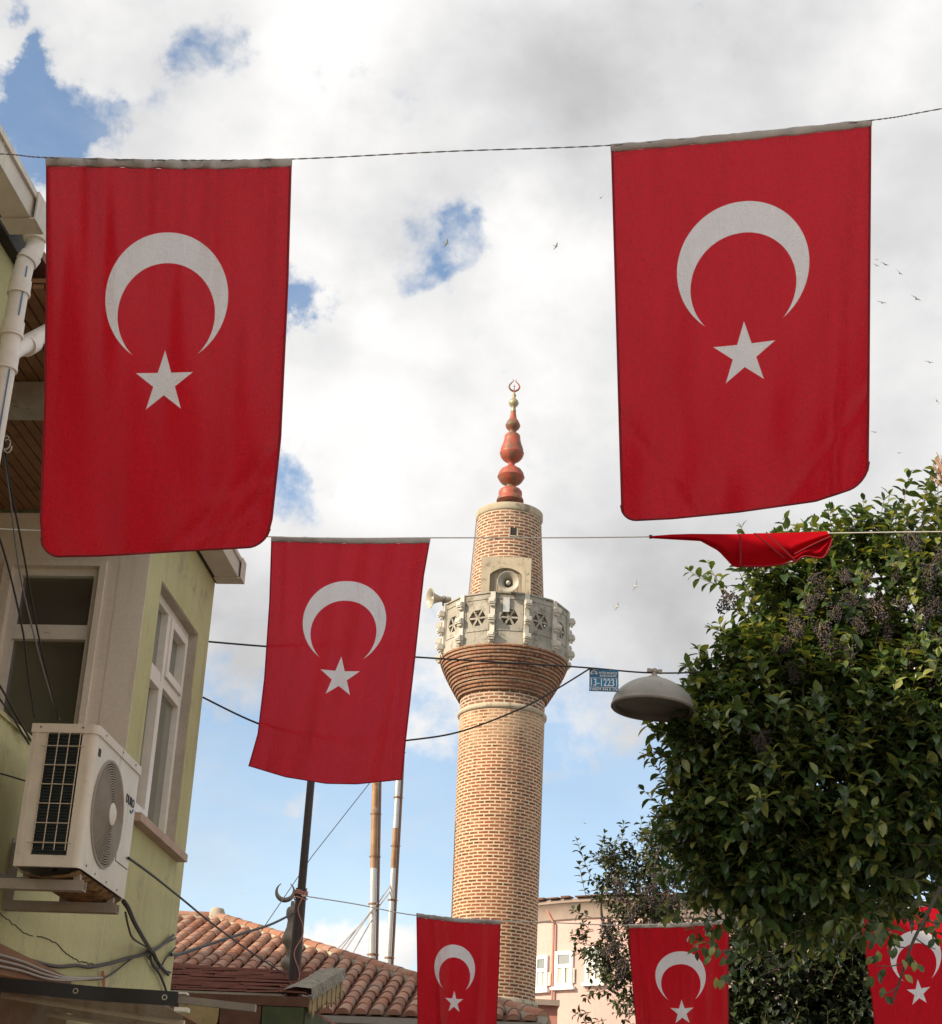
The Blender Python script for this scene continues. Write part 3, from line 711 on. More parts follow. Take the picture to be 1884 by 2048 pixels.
for i in range(4):
    n_ = G0 + 0.006 + (G1 - G0 - 0.012) * i / 3
    mb.tube([S(AS0 - 0.008, n_, GZ0 + 0.018), S(AS0 - 0.008, n_, GZ1 - 0.008)], 0.0022, 6)
for i in range(6):
    z = GZ0 + 0.045 + (GZ1 - GZ0 - 0.11) * i / 5
    e = 0.018 if i in (0, 5) else 0.0
    mb.tube([S(AS0 - 0.0105, G0 - e + 0.002, z), S(AS0 - 0.0105, G1 + e - 0.002, z)], 0.002, 6)
mb.build('coil_guard', M['wire_cream'], ac)
mb = MB()
mb.lathe([(0.0, -0.06), (FR, -0.06)], 40, S(FS, AN1, FZ), (tv, zv, nv), caps=False)
mb.build('fan', M['dark'], ac)
mb = MB()
for i in range(17):
    r = 0.046 + (FR - 0.005 - 0.046) * i / 16
    h = 0.004 + 0.016 * (1 - (r / FR) ** 2)
    mb.tube([S(FS + r * cos(2 * pi * k / 40), AN1 + h, FZ + r * sin(2 * pi * k / 40)) for k in range(41)], 0.0028, 5, caps=False)
for i in range(10):
    a = 2 * pi * i / 10 + 0.2
    mb.tube([S(FS + r * cos(a), AN1 + 0.001 + 0.016 * (1 - (r / FR) ** 2), FZ + r * sin(a)) for r in (0.04, 0.1, 0.15, FR + 0.004)], 0.0022, 5)
mb.lathe([(FR + 0.008, 0.001), (FR + 0.006, 0.006), (FR - 0.001, 0.006), (FR - 0.001, -0.01)], 48, S(FS, AN1, FZ), (tv, zv, nv), caps=False)
mb.build('fan_guard', M['ac_fan'], ac)
mb = MB()
mb.lathe([(0.046, 0.012), (0.044, 0.024), (0.030, 0.030), (0.0, 0.031)], 28, S(FS, AN1, FZ), (tv, zv, nv))
mb.build('fan_hub', M['ac'], ac, 40)
mb = MB(); sbox(mb, AS0 + 0.045, AS0 + 0.075, AN1 + 0.0004, AN1 + 0.002, AZ1 - 0.105, AZ1 - 0.075); mb.build('badge', M['dark'], ac)
for (a, b, n0_, n1_, z0_, z1_) in [(s_, s_ + 0.006, AN1 + 0.0004, AN1 + 0.002, AZ0 + z_, AZ0 + z_ + 0.008) for s_, z_ in ((AS0 + 0.08, .02), (AS0 + 0.2, .012), (AS0 + 0.36, .012), (AS0 + 0.52, .012))] + \
        [(s_, s_ + 0.007, AN1 + 0.0065, AN1 + 0.008, AZ1 - .012, AZ1 - .005) for s_ in (AS0 + 0.10, AS0 + 0.35, AS0 + 0.55)] + [(AS0 - 0.008, AS0 - 0.0065, n_, n_ + 0.006, AZ1 - 0.012, AZ1 - 0.006) for n_ in (AN0 + 0.03, AN0 + 0.20)]:
    mb = MB(); sbox(mb, a, b, n0_, n1_, z0_, z1_); mb.build('screw', M['dark'], ac)
mb = MB()
sbox(mb, AS0 + 0.45, AS0 + 0.453, AN1 + 0.0004, AN1 + 0.0016, AZ0 + 0.12, AZ0 + 0.26); sbox(mb, AS0 + 0.453, AS1 - 0.01, AN1 + 0.0004, AN1 + 0.0016, AZ0 + 0.12, AZ0 + 0.123)
mb.build('panel_seam', M['dark'], ac)
text_mesh('lettering', 'DURO', 0.052, M['ink'], S(AS0 + 0.555, AN1 + 0.002, AZ1 - 0.165), tv, zv, ac, sx=0.85)
mb = MB()
mb.tube([S(AS0 + 0.585 + 0.028 * cos(a), AN1 + 0.002, AZ1 - 0.17 + 0.035 * sin(a)) for a in np.linspace(-2.2, -0.5, 9)], 0.003, 5)
mb.build('logo_swoosh', M['sign_blue'], ac)
mb = MB()
NT_ = 30
vs = []; fs = []
for i in range(NT_ + 1):
    for j in range(9):
        s_ = AS0 + 0.005 + (AS1 - AS0 - 0.015) * i / NT_; n_ = AN0 + 0.005 + (AN1 - AN0 - 0.012) * j / 8
        vs.append(S(s_, n_, AZ0 - 0.004 - 0.028 * sin(pi * j / 8) ** 0.5 - RND.uniform(0, 0.004)))
for i in range(NT_):
    for j in range(8): fs.append((i * 9 + j, i * 9 + j + 1, (i + 1) * 9 + j + 1, (i + 1) * 9 + j))
mb.add(vs, fs)
mb.build('base_tray', M['rust'], ac)
for s_ in (-0.60, -0.13):
    mb = MB()
    sbox(mb, s_, s_ + 0.045, 0.004, 0.475, AZ0 - 0.075, AZ0 - 0.07); sbox(mb, s_, s_ + 0.004, 0.004, 0.475, AZ0 - 0.07, AZ0 - 0.036); sbox(mb, s_ + 0.041, s_ + 0.045, 0.004, 0.475, AZ0 - 0.07, AZ0 - 0.036)
    sbox(mb, s_, s_ + 0.045, 0.001, 0.0039, AZ0 - 0.08, AZ0 + 0.22); sbox(mb, s_, s_ + 0.005, 0.004, 0.04, AZ0 - 0.036, AZ0 + 0.2)
    sbox(mb, s_ + 0.01, s_ + 0.035, 0.43, 0.455, AZ0 - 0.069, AZ0 - 0.008); sbox(mb, s_ + 0.01, s_ + 0.035, 0.23, 0.255, AZ0 - 0.069, AZ0 - 0.008)
    mb.build('bracket', M['bracket'], ac)
mb = MB()
mb.tube([S(-0.2, AN0 + 0.01, AZ0 + 0.1), S(-0.25, AN0 - 0.06, AZ0 + 0.02), S(-0.3, 0.08, AZ0 - 0.0), S(-0.36, 0.03, AZ0 + 0.02), S(-0.36, -0.02, AZ0 + 0.03)], 0.022, 10)
mb.build('refrigerant_hose', M['wire'], ac, 60)

# ------------------------------------------------------------------ shop awning under the air conditioner
aw = thing('shop_awning', 'brown shop awning with black eyelet band and clear vinyl curtain', 'awning', S(-0.3, 0.0, 2.4))
mb = MB(); sbox(mb, -1.6, 0.80, 0.003, 0.035, 2.28, 2.62); mb.build('fascia_board', M['brownboard'], aw)
mb = MB(); slab(mb, -0.47, 1.6, 0.04, 2.47, 0.80, 2.37, 0.006); mb.build('canopy', M['brownboard'], aw)
mb = MB()
for s_ in (-0.1, 0.5, 1.1):
    mb.tube([S(s_, 0.04, 2.43), S(s_, 0.80, 2.345)], 0.012, 8)
mb.tube([S(-0.46, 0.04, 2.2), S(-0.46, 0.80, 2.12)], 0.012, 8); mb.tube([S(-0.1, 0.05, 2.19), S(0.9, 0.5, 2.15)], 0.014, 8)
mb.build('frame_bar', M['wire_cream'], aw)
band = MB()
bt = lambda n_: 2.452 - 0.045 * n_ + 0.002 * sin(n_ * 9)
k = 24; vs = []; fs = []
for i in range(k + 1):
    n_ = 0.02 + 0.845 * i / k
    for z_ in (bt(n_), bt(n_) - 0.053):
        for e in (-0.004, 0.0): vs.append(S(-0.50 + e + 0.004 * sin(n_ * 14), n_, z_))
for i in range(k):
    a = 4 * i; b = a + 4
    fs += [(a, b, b + 2, a + 2), (a + 1, a + 3, b + 3, b + 1), (a, a + 1, b + 1, b), (a + 2, b + 2, b + 3, a + 3)]
fs += [(0, 2, 3, 1), (4 * k, 4 * k + 1, 4 * k + 3, 4 * k + 2)]
band.add(vs, fs); bo = band.build('edge_band', M['blackband'], aw)
for n_ in (0.47, 0.815):
    mb = MB(); mb.lathe([(0.006, 0), (0.007, 0.003), (0.010, 0.003), (0.0115, 0)], 20, S(-0.506, n_, bt(n_) - 0.024), (nv, zv, -tv), caps=False)
    sub(mb, 'eyelet', M['eyelet'], bo)
mb = MB()
k = 30; vs = []; fs = []
for i in range(k + 1):
    n_ = 0.02 + 0.87 * i / k
    for j in range(7): vs.append(S(-0.497 + 0.010 * sin(n_ * 17 + j * 0.5) * j / 6 + 0.004 * sin(n_ * 14), n_, bt(n_) - 0.05 - 0.28 * j / 6))
for i in range(k):
    for j in range(6): fs.append((i * 7 + j, i * 7 + j + 1, (i + 1) * 7 + j + 1, (i + 1) * 7 + j))
mb.add(vs, fs); mb.build('vinyl_curtain', M['vinyl'], aw, 180)
mb = MB()
rz = lambda n_: bt(n_) - 0.012
c = [S(-0.495, 0.86, rz(0.86)), S(-0.465, 0.86, rz(0.86)), S(-0.465, 1.16, rz(1.16) - 0.005), S(-0.495, 1.16, rz(1.16) - 0.005)]
mb.box8([p - zv * 0.026 for p in c] + c)
mb.build('rail', M['rail'], aw)
mb = MB(); sbox(mb, -0.503, -0.457, 0.855, 0.905, bt(0.87) - 0.07, bt(0.87) - 0.055); mb.build('clamp', M['pvc'], aw); mb = MB(); sbox(mb, -0.503, -0.457, 0.855, 0.895, bt(0.87) - 0.006, bt(0.87) + 0.0)
mb.build('clamp', M['pvc'], aw)

# ------------------------------------------------------------------ minaret
MX, MY = 0.915, 37.0
ax_px = lambda y: 1002.5 + .037 * (1471 - y)
def mz(y): return P(ax_px(y), y, MY)[2]
def mr(y, hw): return hw * float(np.dot(P(ax_px(y), y, MY) - CAM, Fv)) / FPX
mina = thing('minaret', 'brick minaret with a stone gallery and a red finial', 'minaret', (MX, MY, 0))
ORG = (MX, MY, 0)
zs0 = mz(2004); zs1 = mz(1441)
mb = MB(); mb.lathe([(mr(2004, 87.5), zs0), (mr(1860, 86.8), mz(1860)), (mr(1650, 86.2), mz(1650)), (mr(1441, 85.3), zs1)], 96, ORG, uvr=0.97, caps=False)
mb.build('shaft', M['brick'], mina, 40)
rb = mr(2010, 92)
mb = MB(); mb.lathe([(rb - 0.06, 0), (rb - 0.06, zs0 - 0.16), (rb - 0.02, zs0 - 0.14), (rb + 0.02, zs0 - 0.08), (rb, zs0 - 0.01), (rb - 0.06, zs0 + 0.02)], 64, ORG)
mb.build('base_ring', M['stone_ring'], mina, 40)
zr = mz(1432); rr = mr(1432, 84.5)
mb = MB(); mb.lathe([(rr, zr - 0.10)] + [(rr + 0.055 * cos(a) + 0.005, zr - 0.03 + 0.065 * sin(a)) for a in np.linspace(-pi / 2, pi / 2, 9)] + [(rr, zr + 0.045)], 80, ORG, caps=False)
mb.build('stone_band', M['stone_ring'], mina, 50)
zc0 = mz(1405); zc1 = mz(1327)
mb = MB(); mb.lathe([(rr, zr + 0.03), (mr(1405, 85), zc0)], 80, ORG, uvr=0.97, caps=False)
mb.build('neck', M['brick_up'], mina, 40)
# corbel
r0, r1 = mr(1405, 87), mr(1327, 127.5)
prof = []; NS = 13
for i in range(NS):
    f0 = i / NS; f1 = (i + 1) / NS
    cu = lambda f: r0 + (r1 - r0) * (0.80 * f + 0.42 * f ** 0.6 - 0.22 * f * f if f > 0 else 0.0)
    rad = r0 + (r1 - r0) * (1 - (1 - (i + 0.6) / NS) ** 1.25)
    za = zc0 + (zc1 - zc0) * f0; zb = zc0 + (zc1 - zc0) * f1; h = zb - za
    inner_r = rad - 0.035
    prof += [(inner_r, za), (inner_r, za + h * 0.22), (rad + 0.012, za + h * 0.22), (rad + 0.02, za + h * 0.6), (rad + 0.012, zb)]
prof.append((r1 - 0.3, zc1 + 0.002))
mb = MB(); mb.lathe(prof, 96, ORG, uvr=1.2, caps=False)
mb.build('corbel', M['brick_corbel'], mina, 30)
# gallery
zg0 = zc1 + 0.003; zg1 = mz(1230); RG = mr(1280, 127.0); HG = zg1 - zg0
VA = [radians(-13 + 30 * k) for k in range(12)]
def gp(a, r, z): return np.array([MX + r * sin(a), MY - r * cos(a), z])
mb = MB()
mb.lathe([(0.7, zg0 + 0.05), (RG * 0.93, zg0 + 0.05), (RG * 0.93, zg0 + 0.0), (0.7, zg0)], 48, ORG, caps=False)
mb.build('gallery_floor', M['stone'], mina)
for k in range(12):
    a0_, a1_ = VA[k], VA[(k + 1) % 12]
    pA, pB = gp(a0_, RG, zg0), gp(a1_, RG, zg0)
    e = pB - pA; L = np.linalg.norm(e); e = e / L; ow = np.array([e[1], -e[0], 0])
    if np.dot(ow, pA - np.array([MX, MY, zg0])) < 0: ow = -ow
    c = (pA + pB) / 2
    hz = HG * 0.53; hr = 0.215; th = 0.09
    x0, x1 = -L / 2, L / 2
    q = lambda u, z, wv_=0.0: c + e * u + zv * z + ow * wv_
    hexp = [(hr * cos(radians(60 * i)), hz + hr * 0.98 * sin(radians(60 * i))) for i in range(6)]
    sq0, sq1 = HG * 0.27, HG * 0.89
    outp = [(x1, hz), (x1, HG), (x0, HG), (x0, hz), (x0, 0), (x1, 0)]
    mb = MB()
    vs = [q(u, z) for u, z in outp] + [q(u, z) for u, z in hexp] + [q(u, z, -th) for u, z in hexp] + [q(u, z, -th) for u, z in outp]
    fs = []
    for i in range(6):
        j = (i + 1) % 6
        fs += [(i, j, 6 + j, 6 + i), (6 + i, 6 + j, 12 + j, 12 + i), (12 + i, 12 + j, 18 + j, 18 + i)]
    fs.append((1, 2, 20, 19))
    mb.add(vs, fs)
    for i in range(3):
        an = radians(60 * i); ca, sa = cos(an), sin(an); hw = 0.021
        u_ = e * ca + zv * sa; v_ = -e * sa + zv * ca
        mb.obox(q(0, hz), u_, ow, v_, -hr * 0.99, hr * 0.99, -0.075 + 0.002 * i, -0.012 + 0.002 * i, -hw, hw)
    b_ = 0.014
    for (u0, u1, z0, z1) in ((x0 + .08, x1 - .08, sq1, sq1 + b_), (x0 + .08, x1 - .08, sq0 - b_, sq0), (x0 + .08, x0 + .08 + b_, sq0, sq1), (x1 - .08 - b_, x1 - .08, sq0, sq1)):
        mb.obox(c, e, ow, zv, u0, u1, 0.001, 0.016, z0, z1)
    mb.obox(c, e, ow, zv, x0 + 0.05, x1 - 0.05, -0.11, 0.03, HG + 0.001, HG + 0.035)
    mb.obox(c, e, ow, zv, x0 + 0.05, x1 - 0.05, 0.001, 0.02, 0.0, HG * 0.10)
    mb.build('parapet_panel', M['stone'], mina)
for k in range(12):
    a = VA[k]; ow = np.array([sin(a), -cos(a), 0]); e = np.array([cos(a), sin(a), 0])
    c = gp(a, RG, zg0)
    mb = MB()
    mb.obox(c, e, ow, zv, -0.055, 0.055, -0.10, 0.035, 0.02, HG + 0.02)
    for f in (0.13, 0.46, 0.80):
        z0 = HG * (1 - f) - 0.13
        mb.obox(c, e, ow, zv, -0.075, 0.075, 0.036, 0.145, z0, z0 + 0.125)
        mb.obox(c, e, ow, zv, -0.06, 0.06, 0.036, 0.165, z0 + 0.03, z0 + 0.095)
        mb.tube([c + ow * 0.08 - e * 0.06 + zv * (z0 - 0.025), c + ow * 0.08 + e * 0.06 + zv * (z0 - 0.025)], 0.034, 10)
    mb.build('pilaster', M['stone_w'], mina)
# upper shaft with a doorway block
zu0 = zg0 + 0.06; zu1 = mz(1043)
ru0, ru1 = mr(1197, 74.5), mr(1043, 64.0)
ru = lambda z: ru1 + (ru0 - ru1) * (zu1 - z) / (zu1 - mz(1197))
mb = MB(); mb.lathe([(ru(zu0), zu0), (ru(mz(1150)), mz(1150)), (ru1, zu1)], 96, ORG, uvr=0.8, caps=False)
mb.build('upper_shaft', M['brick_up'], mina, 40)
rc = mr(1036, 67)
mb = MB(); mb.lathe([(ru1 - 0.02, zu1 - 0.02), (rc - 0.02, zu1), (rc, zu1 + 0.03), (rc, mz(1029) - 0.02), (rc - 0.03, mz(1029)), (rc * 0.5, mz(1029) + 0.14), (0.25, mz(1029) + 0.22)], 80, ORG)
mb.build('cap', M['stone_ring'], mina, 40)
# little square vent hole
hp = hit(840 + 815 / 4.368, 980 + 368 / 4.368, (MX, MY - ru(16.9) + 0.02, 0), np.array([0, 1.0, 0]))
ha = atan2(hp[0] - MX, -(hp[1] - MY)); ow = np.array([sin(ha), -cos(ha), 0]); e = np.array([cos(ha), sin(ha), 0])
c = gp(ha, ru(hp[2]), hp[2])
mb = MB(); mb.obox(c, e, ow, zv, -0.075, 0.075, -0.06, 0.012, -0.10, 0.10)
vent = mb.build('vent_hole', M['dark'], mina)
mb = MB()
for (u0, u1, z0, z1) in ((-.10, -.076, -.11, .10), (.076, .105, -.12, .09), (-.10, .10, -.125, -.101)):
    mb.obox(c, e, ow, zv, u0, u1, -0.03, 0.022, z0, z1)
sub(mb, 'vent_rim', M['stone_ring'], vent)
# door surround
da = radians(-3); ow = np.array([sin(da), -cos(da), 0]); e = np.array([cos(da), sin(da), 0])
zt = 980 + 695 / 4.368; zd1 = mz(zt + 9); rd = ru(zd1 - 0.3)
c = gp(da, ru(zu0 + 0.1) + 0.0, 0)
zdb = zu0 + 0.02
mb = MB()
hw, ow_, = 0.565, 0.365
mb.obox(c, e, ow, zv, -hw, -ow_, -0.30, 0.12, zdb, zd1 - 0.42); mb.obox(c, e, ow, zv, ow_, hw, -0.30, 0.12, zdb, zd1 - 0.42)
ks = 14; vs = []
for i in range(ks + 1):
    u = -ow_ + 2 * ow_ * i / ks; az_ = zd1 - 0.42 + 0.16 * sin(pi * i / ks) ** 0.8
    vs += [c + e * u + ow * 0.12 + zv * az_, c + e * u + ow * 0.12 + zv * zd1, c + e * u - ow * 0.3 + zv * az_, c + e * u - ow * 0.3 + zv * zd1]
fs = []
for i in range(ks):
    a = 4 * i; b = a + 4
    fs += [(a, b, b + 1, a + 1), (a, a + 2, b + 2, b), (a + 1, b + 1, b + 3, a + 3)]
mb.add(vs, fs)
mb.obox(c, e, ow, zv, -hw, -ow_, -0.30, 0.1199, zd1 - 0.42, zd1); mb.obox(c, e, ow, zv, ow_, hw, -0.30, 0.1199, zd1 - 0.42, zd1)
dr = mb.build('door_surround', M['stone_ring'], mina)
mb = MB()
for i in range(8):
    u0 = -ow_ + 2 * ow_ * i / 8
    mb.obox(c, e, ow, zv, u0 + 0.006, u0 + 2 * ow_ / 8 - 0.006, -0.02, 0.028 + 0.006 * (i % 3), zdb, zd1 - 0.24)
mb.obox(c, e, ow, zv, -ow_, ow_, -0.06, 0.012, zdb, zd1 - 0.24)
mb.build('door', M['wood_grey'], mina)
# finial (silhouettes read off the photograph, turned on the minaret's axis)
fp = [(1003, 27.3), (999, 26.5), (995, 24), (992, 23), (989, 23.8), (984, 23.2), (980, 20), (976, 11), (972, 10), (970, 12), (966, 19), (962, 23), (956, 26.5), (954.5, 27.4), (953, 26.3),
      (947, 25), (940, 20), (935, 12), (931.5, 7), (928, 6.5), (925, 9), (920, 17), (914, 22), (908, 24), (906, 24.4), (904, 23.2), (898, 22.5), (888, 18.5), (880, 16.3), (872, 15.5), (869, 13), (866, 7.5), (863, 7), (860, 9), (857, 12.5),
      (853, 14.5), (851, 15), (849, 14), (845, 12.5), (841, 10), (838, 7.5), (832, 6.2), (824, 5)]
zf = [(mr(y, h), mz(y)) for y, h in fp]
mb = MB(); mb.lathe(zf, 36, ORG)
fin = mb.build('finial', M['red_finial'], mina, 50)
fp2 = [(824, 5), (823, 5.6), (821, 5.2), (815, 4.2), (812, 7), (808, 9.8), (805, 9.9), (801, 8), (798, 4.5), (794, 3), (792, 4.2), (790, 4.4), (788, 2.5), (784, 1.8)]
mb = MB(); mb.lathe([(mr(y, h), mz(y)) for y, h in fp2], 28, ORG)
sub(mb, 'finial_knob', M['brass'], fin, 50)
mb = MB()
zc_ = mz(773); uu = mr(773, 1.0)
pts = []; rad = []
lyre = [(0.6, -10.8), (-3.2, -10), (-7.5, -7.2), (-10.6, -2), (-9.6, 3), (-6.0, 8), (-2.6, 11.5), (-1.9, 14.0), (-3.4, 15.4), (-4.6, 14.6)]
for sx in (1, -1):
    pts = [np.array([MX + sx * (a) * uu, MY, zc_ + b * uu]) for a, b in lyre]
    mb.tube(pts, [uu * v for v in (2.0, 2.2, 2.1, 1.8, 1.5, 1.2, .9, .7, .55, .4)], 8)
mb.tube([np.array([MX, MY, zc_ - 12 * uu]), np.array([MX, MY, zc_ + 4.5 * uu])], [1.2 * uu, 0.5 * uu], 6)
mb.tube([np.array([MX - 2.5 * uu, MY, zc_ + 0.3 * uu]), np.array([MX + 2.5 * uu, MY, zc_ + 0.3 * uu])], 0.5 * uu, 6)
sub(mb, 'crescent', M['red_finial'], fin, 60)
# lightning wire down the left
mb = MB()
mb.tube([gp(radians(-88), ru1 + 0.02, zu1), gp(radians(-80), ru0 + 0.03, mz(1197)), gp(radians(-50), RG - 0.1, zg1 + 0.05)], 0.012, 5)
mb.build('earth_wire', M['wire'], mina)

def horn(label, pos, dirn, mount):
    h = thing('horn_loudspeaker', label, 'loudspeaker', pos)
    d = np.array(dirn, float); d /= np.linalg.norm(d)
    ex = np.cross(d, zv); ex /= np.linalg.norm(ex); ey = np.cross(ex, d)
    prof_o = [(0.0, -0.52), (0.07, -0.52), (0.075, -0.50), (0.075, -0.36), (0.055, -0.34), (0.055, -0.30), (0.065, -0.24), (0.10, -0.14), (0.16, -0.05), (0.225, 0.0), (0.238, 0.0), (0.238, -0.012), (0.225, -0.012)]
    prof_o = [(0.0, -0.50), (0.075, -0.50), (0.08, -0.47), (0.08, -0.34), (0.06, -0.32), (0.062, -0.28), (0.085, -0.19), (0.125, -0.10), (0.185, -0.03), (0.232, -0.006), (0.244, -0.004), (0.244, 0.006), (0.232, 0.008), (0.18, -0.02), (0.12, -0.09), (0.08, -0.18), (0.055, -0.28), (0.0, -0.29)]
    mb = MB(); mb.lathe(prof_o, 40, pos, (ex, ey, d)); mb.build('bell', M['horn'], h, 35)
    mb = MB(); mb.lathe([(0.06, -0.27), (0.055, -0.12), (0.045, -0.07), (0.02, -0.045), (0, -0.04)], 20, pos, (ex, ey, d)); mb.build('throat', M['stone_w'], h, 50)
    mb = MB()
    p0 = np.array(pos) - d * 0.33
    mb.tube([p0, p0 - zv * 0.14, np.array(mount)], 0.02, 8)
    mb.lathe([(0.085, -0.36), (0.09, -0.35), (0.09, -0.33), (0.085, -0.32)], 24, pos, (ex, ey, d), caps=False)
    mb.build('mount', M['wire'], h)
    return h, d
hpos = P(840 + 770 / 4.368, 980 + 800 / 4.368, MY - 1.62)
h1, d1 = horn('grey horn loudspeaker facing the street above the middle of the stone gallery', hpos, (-0.05, -1, -0.12), (hpos[0], MY - RG * 0.98, zg1 + 0.02))
mb = MB()
pc = hit(840 + 755 / 4.368, 980 + 1000 / 4.368, (MX, MY - RG - 0.0, 0), np.array([0, 1.0, 0]))
mb.obox(np.array([pc[0], MY - RG * cos(radians(13)) - 0.01, pc[2]]), (1, 0, 0), (0, -1, 0), zv, -0.07, 0.07, -0.02, 0.03, -0.17, 0.17)
mb.build('mount_plate', M['flue'], h1)
hp2 = P(840 + 88 / 4.368, 980 + 945 / 4.368, MY - 0.35)
horn('grey horn loudspeaker on the left edge of the gallery facing left', hp2, (-1, -0.42, -0.10), gp(radians(-75), RG - 0.02, zg1 + 0.05))

# ------------------------------------------------------------------ tiled hall
TP = radians(20.2)
hall = thing('tiled_hall', 'low hall with an old terracotta barrel tile hip roof behind the dark pole', 'building', S(20, 2, 0))
eave = P(767, 2033, 27.0)
rn = -tv * sin(TP) + zv * cos(TP)
peak = hit(433, 1842, eave, rn)
down = -tv * cos(TP) - zv * sin(TP)
z_e = eave[2]
ps_, pn_ = np.dot(peak - q0, tv), np.dot(peak - q0, nv)
es_ = np.dot(eave - q0, tv)
run = (peak[2] - z_e) / math.tan(TP)        # plan distance from peak to eave
es_ = ps_ - run
def roofpt(n_, dd):  # dd plan distance up from the eave
    return S(es_ + dd, n_, z_e + dd * math.tan(TP))
mb = MB()
sbox(mb, es_ + 0.25, ps_ + run - 0.25, pn_ - 9.8, pn_ + run - 0.25, 0, z_e - 0.02)
mb.build('wall', M['concrete'], hall)
mb = MB()
base = MB()
# underlay planes of the hip roof
A, B_, C_, D_ = S(es_, pn_ + run, z_e), S(es_, pn_ - 10, z_e), S(ps_, pn_ - 10, peak[2]), S(ps_, pn_, peak[2])
E_, F_ = S(ps_ + run, pn_ + run, z_e), S(ps_ + run, pn_ - 10, z_e)
base.add([A, B_, C_, D_, E_, F_], [(0, 3, 2, 1), (0, 4, 3), (4, 5, 2, 3), (0, 1, 5, 4), (1, 2, 5)])
base.build('roof_deck', M['shingle_brown'], hall)
def barrel(mb, p0, dirv_, side, up, L, r0_, r1_, th=0.018):
    """half-round cover tile from p0 (lower end) along dirv_"""
    n = 7; vs = []
    for (l, r) in ((0, r0_), (L, r1_)):
        for i in range(n):
            a = pi * i / (n - 1)
            vs.append(p0 + dirv_ * l + side * r * cos(a) + up * (r * 0.85 * sin(a)))
    vs2 = []
    for i in range(n):
        a = pi * i / (n - 1)
        vs2.append(p0 + side * (r0_ - th) * cos(a) + up * ((r0_ - th) * 0.85 * sin(a)))
    fs = [(i, i + 1, n + i + 1, n + i) for i in range(n - 1)] + [(i + 1, i, 2 * n + i, 2 * n + i + 1) for i in range(n - 1)]
    fs.append(tuple(2 * n + i for i in range(n)))
    mb.add(vs + vs2, fs)
upd = tv * cos(TP) + zv * sin(TP)
sp_, ex_ = 0.262, 0.40
tm = MB()
nrow = int((run + 10) / sp_)
for i in range(nrow):
    n_ = pn_ + run - 0.18 - i * sp_
    ddmax = run if n_ < pn_ else run - (n_ - pn_)
    kk = int(ddmax / (ex_ * cos(TP)) + 1)
    off = RND.uniform(-0.06, 0.06)
    for j in range(kk):
        dd = j * ex_ * cos(TP) - 0.06 + off * 0.4
        if dd > ddmax - 0.12: break
        L = min(ex_ + 0.08, (ddmax - dd) / cos(TP) + 0.02)
        jit = RND.uniform(-0.012, 0.012)
        barrel(tm, roofpt(n_ + jit, dd) + rn * (0.035 + RND.uniform(0, 0.01)), upd, nv, rn, L, 0.108 + RND.uniform(-.004, .004), 0.085)
    # channel tile lip at the eave
rt = tm.build('roof_tile_field', M['tile'], hall, 50)
rt['label'] = 'rows of weathered terracotta barrel tiles'
# side slope tiles (seen only from the right)
tm = MB(); tp2 = -nv
up2 = -nv * cos(TP) + zv * sin(TP); rn2 = nv * sin(TP) + zv * cos(TP)
for i in range(int(2 * run / sp_)):
    s_ = es_ + 0.18 + i * sp_
    ddmax = run - abs(s_ - ps_)
    for j in range(int(ddmax / (ex_ * cos(TP)) + 1)):
        dd = j * ex_ * cos(TP) - 0.06
        if dd > ddmax - 0.12: break
        barrel(tm, S(s_, pn_ + run - dd, z_e + dd * math.tan(TP)) + rn2 * 0.04, up2, tv, rn2, min(ex_ + 0.08, (ddmax - dd) / cos(TP)), 0.108, 0.085)
tm.build('side_tile_field', M['tile'], hall, 50)
# hip and ridge caps bedded in mortar
tm = MB(); mo = MB()
def caps(p, q_):
    d = q_ - p; L = np.linalg.norm(d); d = d / L; sd_ = np.cross(d, zv); sd_ /= np.linalg.norm(sd_); u_ = np.cross(sd_, d)
    k = int(L / 0.40)
    mo.obox(p, d, sd_, u_, 0, L, -0.10, 0.10, -0.06, 0.09)
    for i in range(k):
        barrel(tm, p + d * (i * L / k) + u_ * 0.085, d, sd_, u_, L / k + 0.05, 0.115 + RND.uniform(-.006, .006), 0.098)
caps(A, D_); caps(E_, D_); caps(S(ps_, pn_ - 10, peak[2]), D_)
mo.lathe([(0.16, 0.0), (0.17, 0.12), (0.12, 0.24), (0.0, 0.27)], 14, D_)
tm.build('ridge_cap', M['tile'], hall, 50); mo.build('ridge_mortar', M['concrete'], hall, 50)
mb = MB(); sbox(mb, es_ - 0.16, es_ - 0.03, pn_ - 10, pn_ + run, z_e - 0.13, z_e - 0.03)
mb.build('gutter', M['rail'], hall)

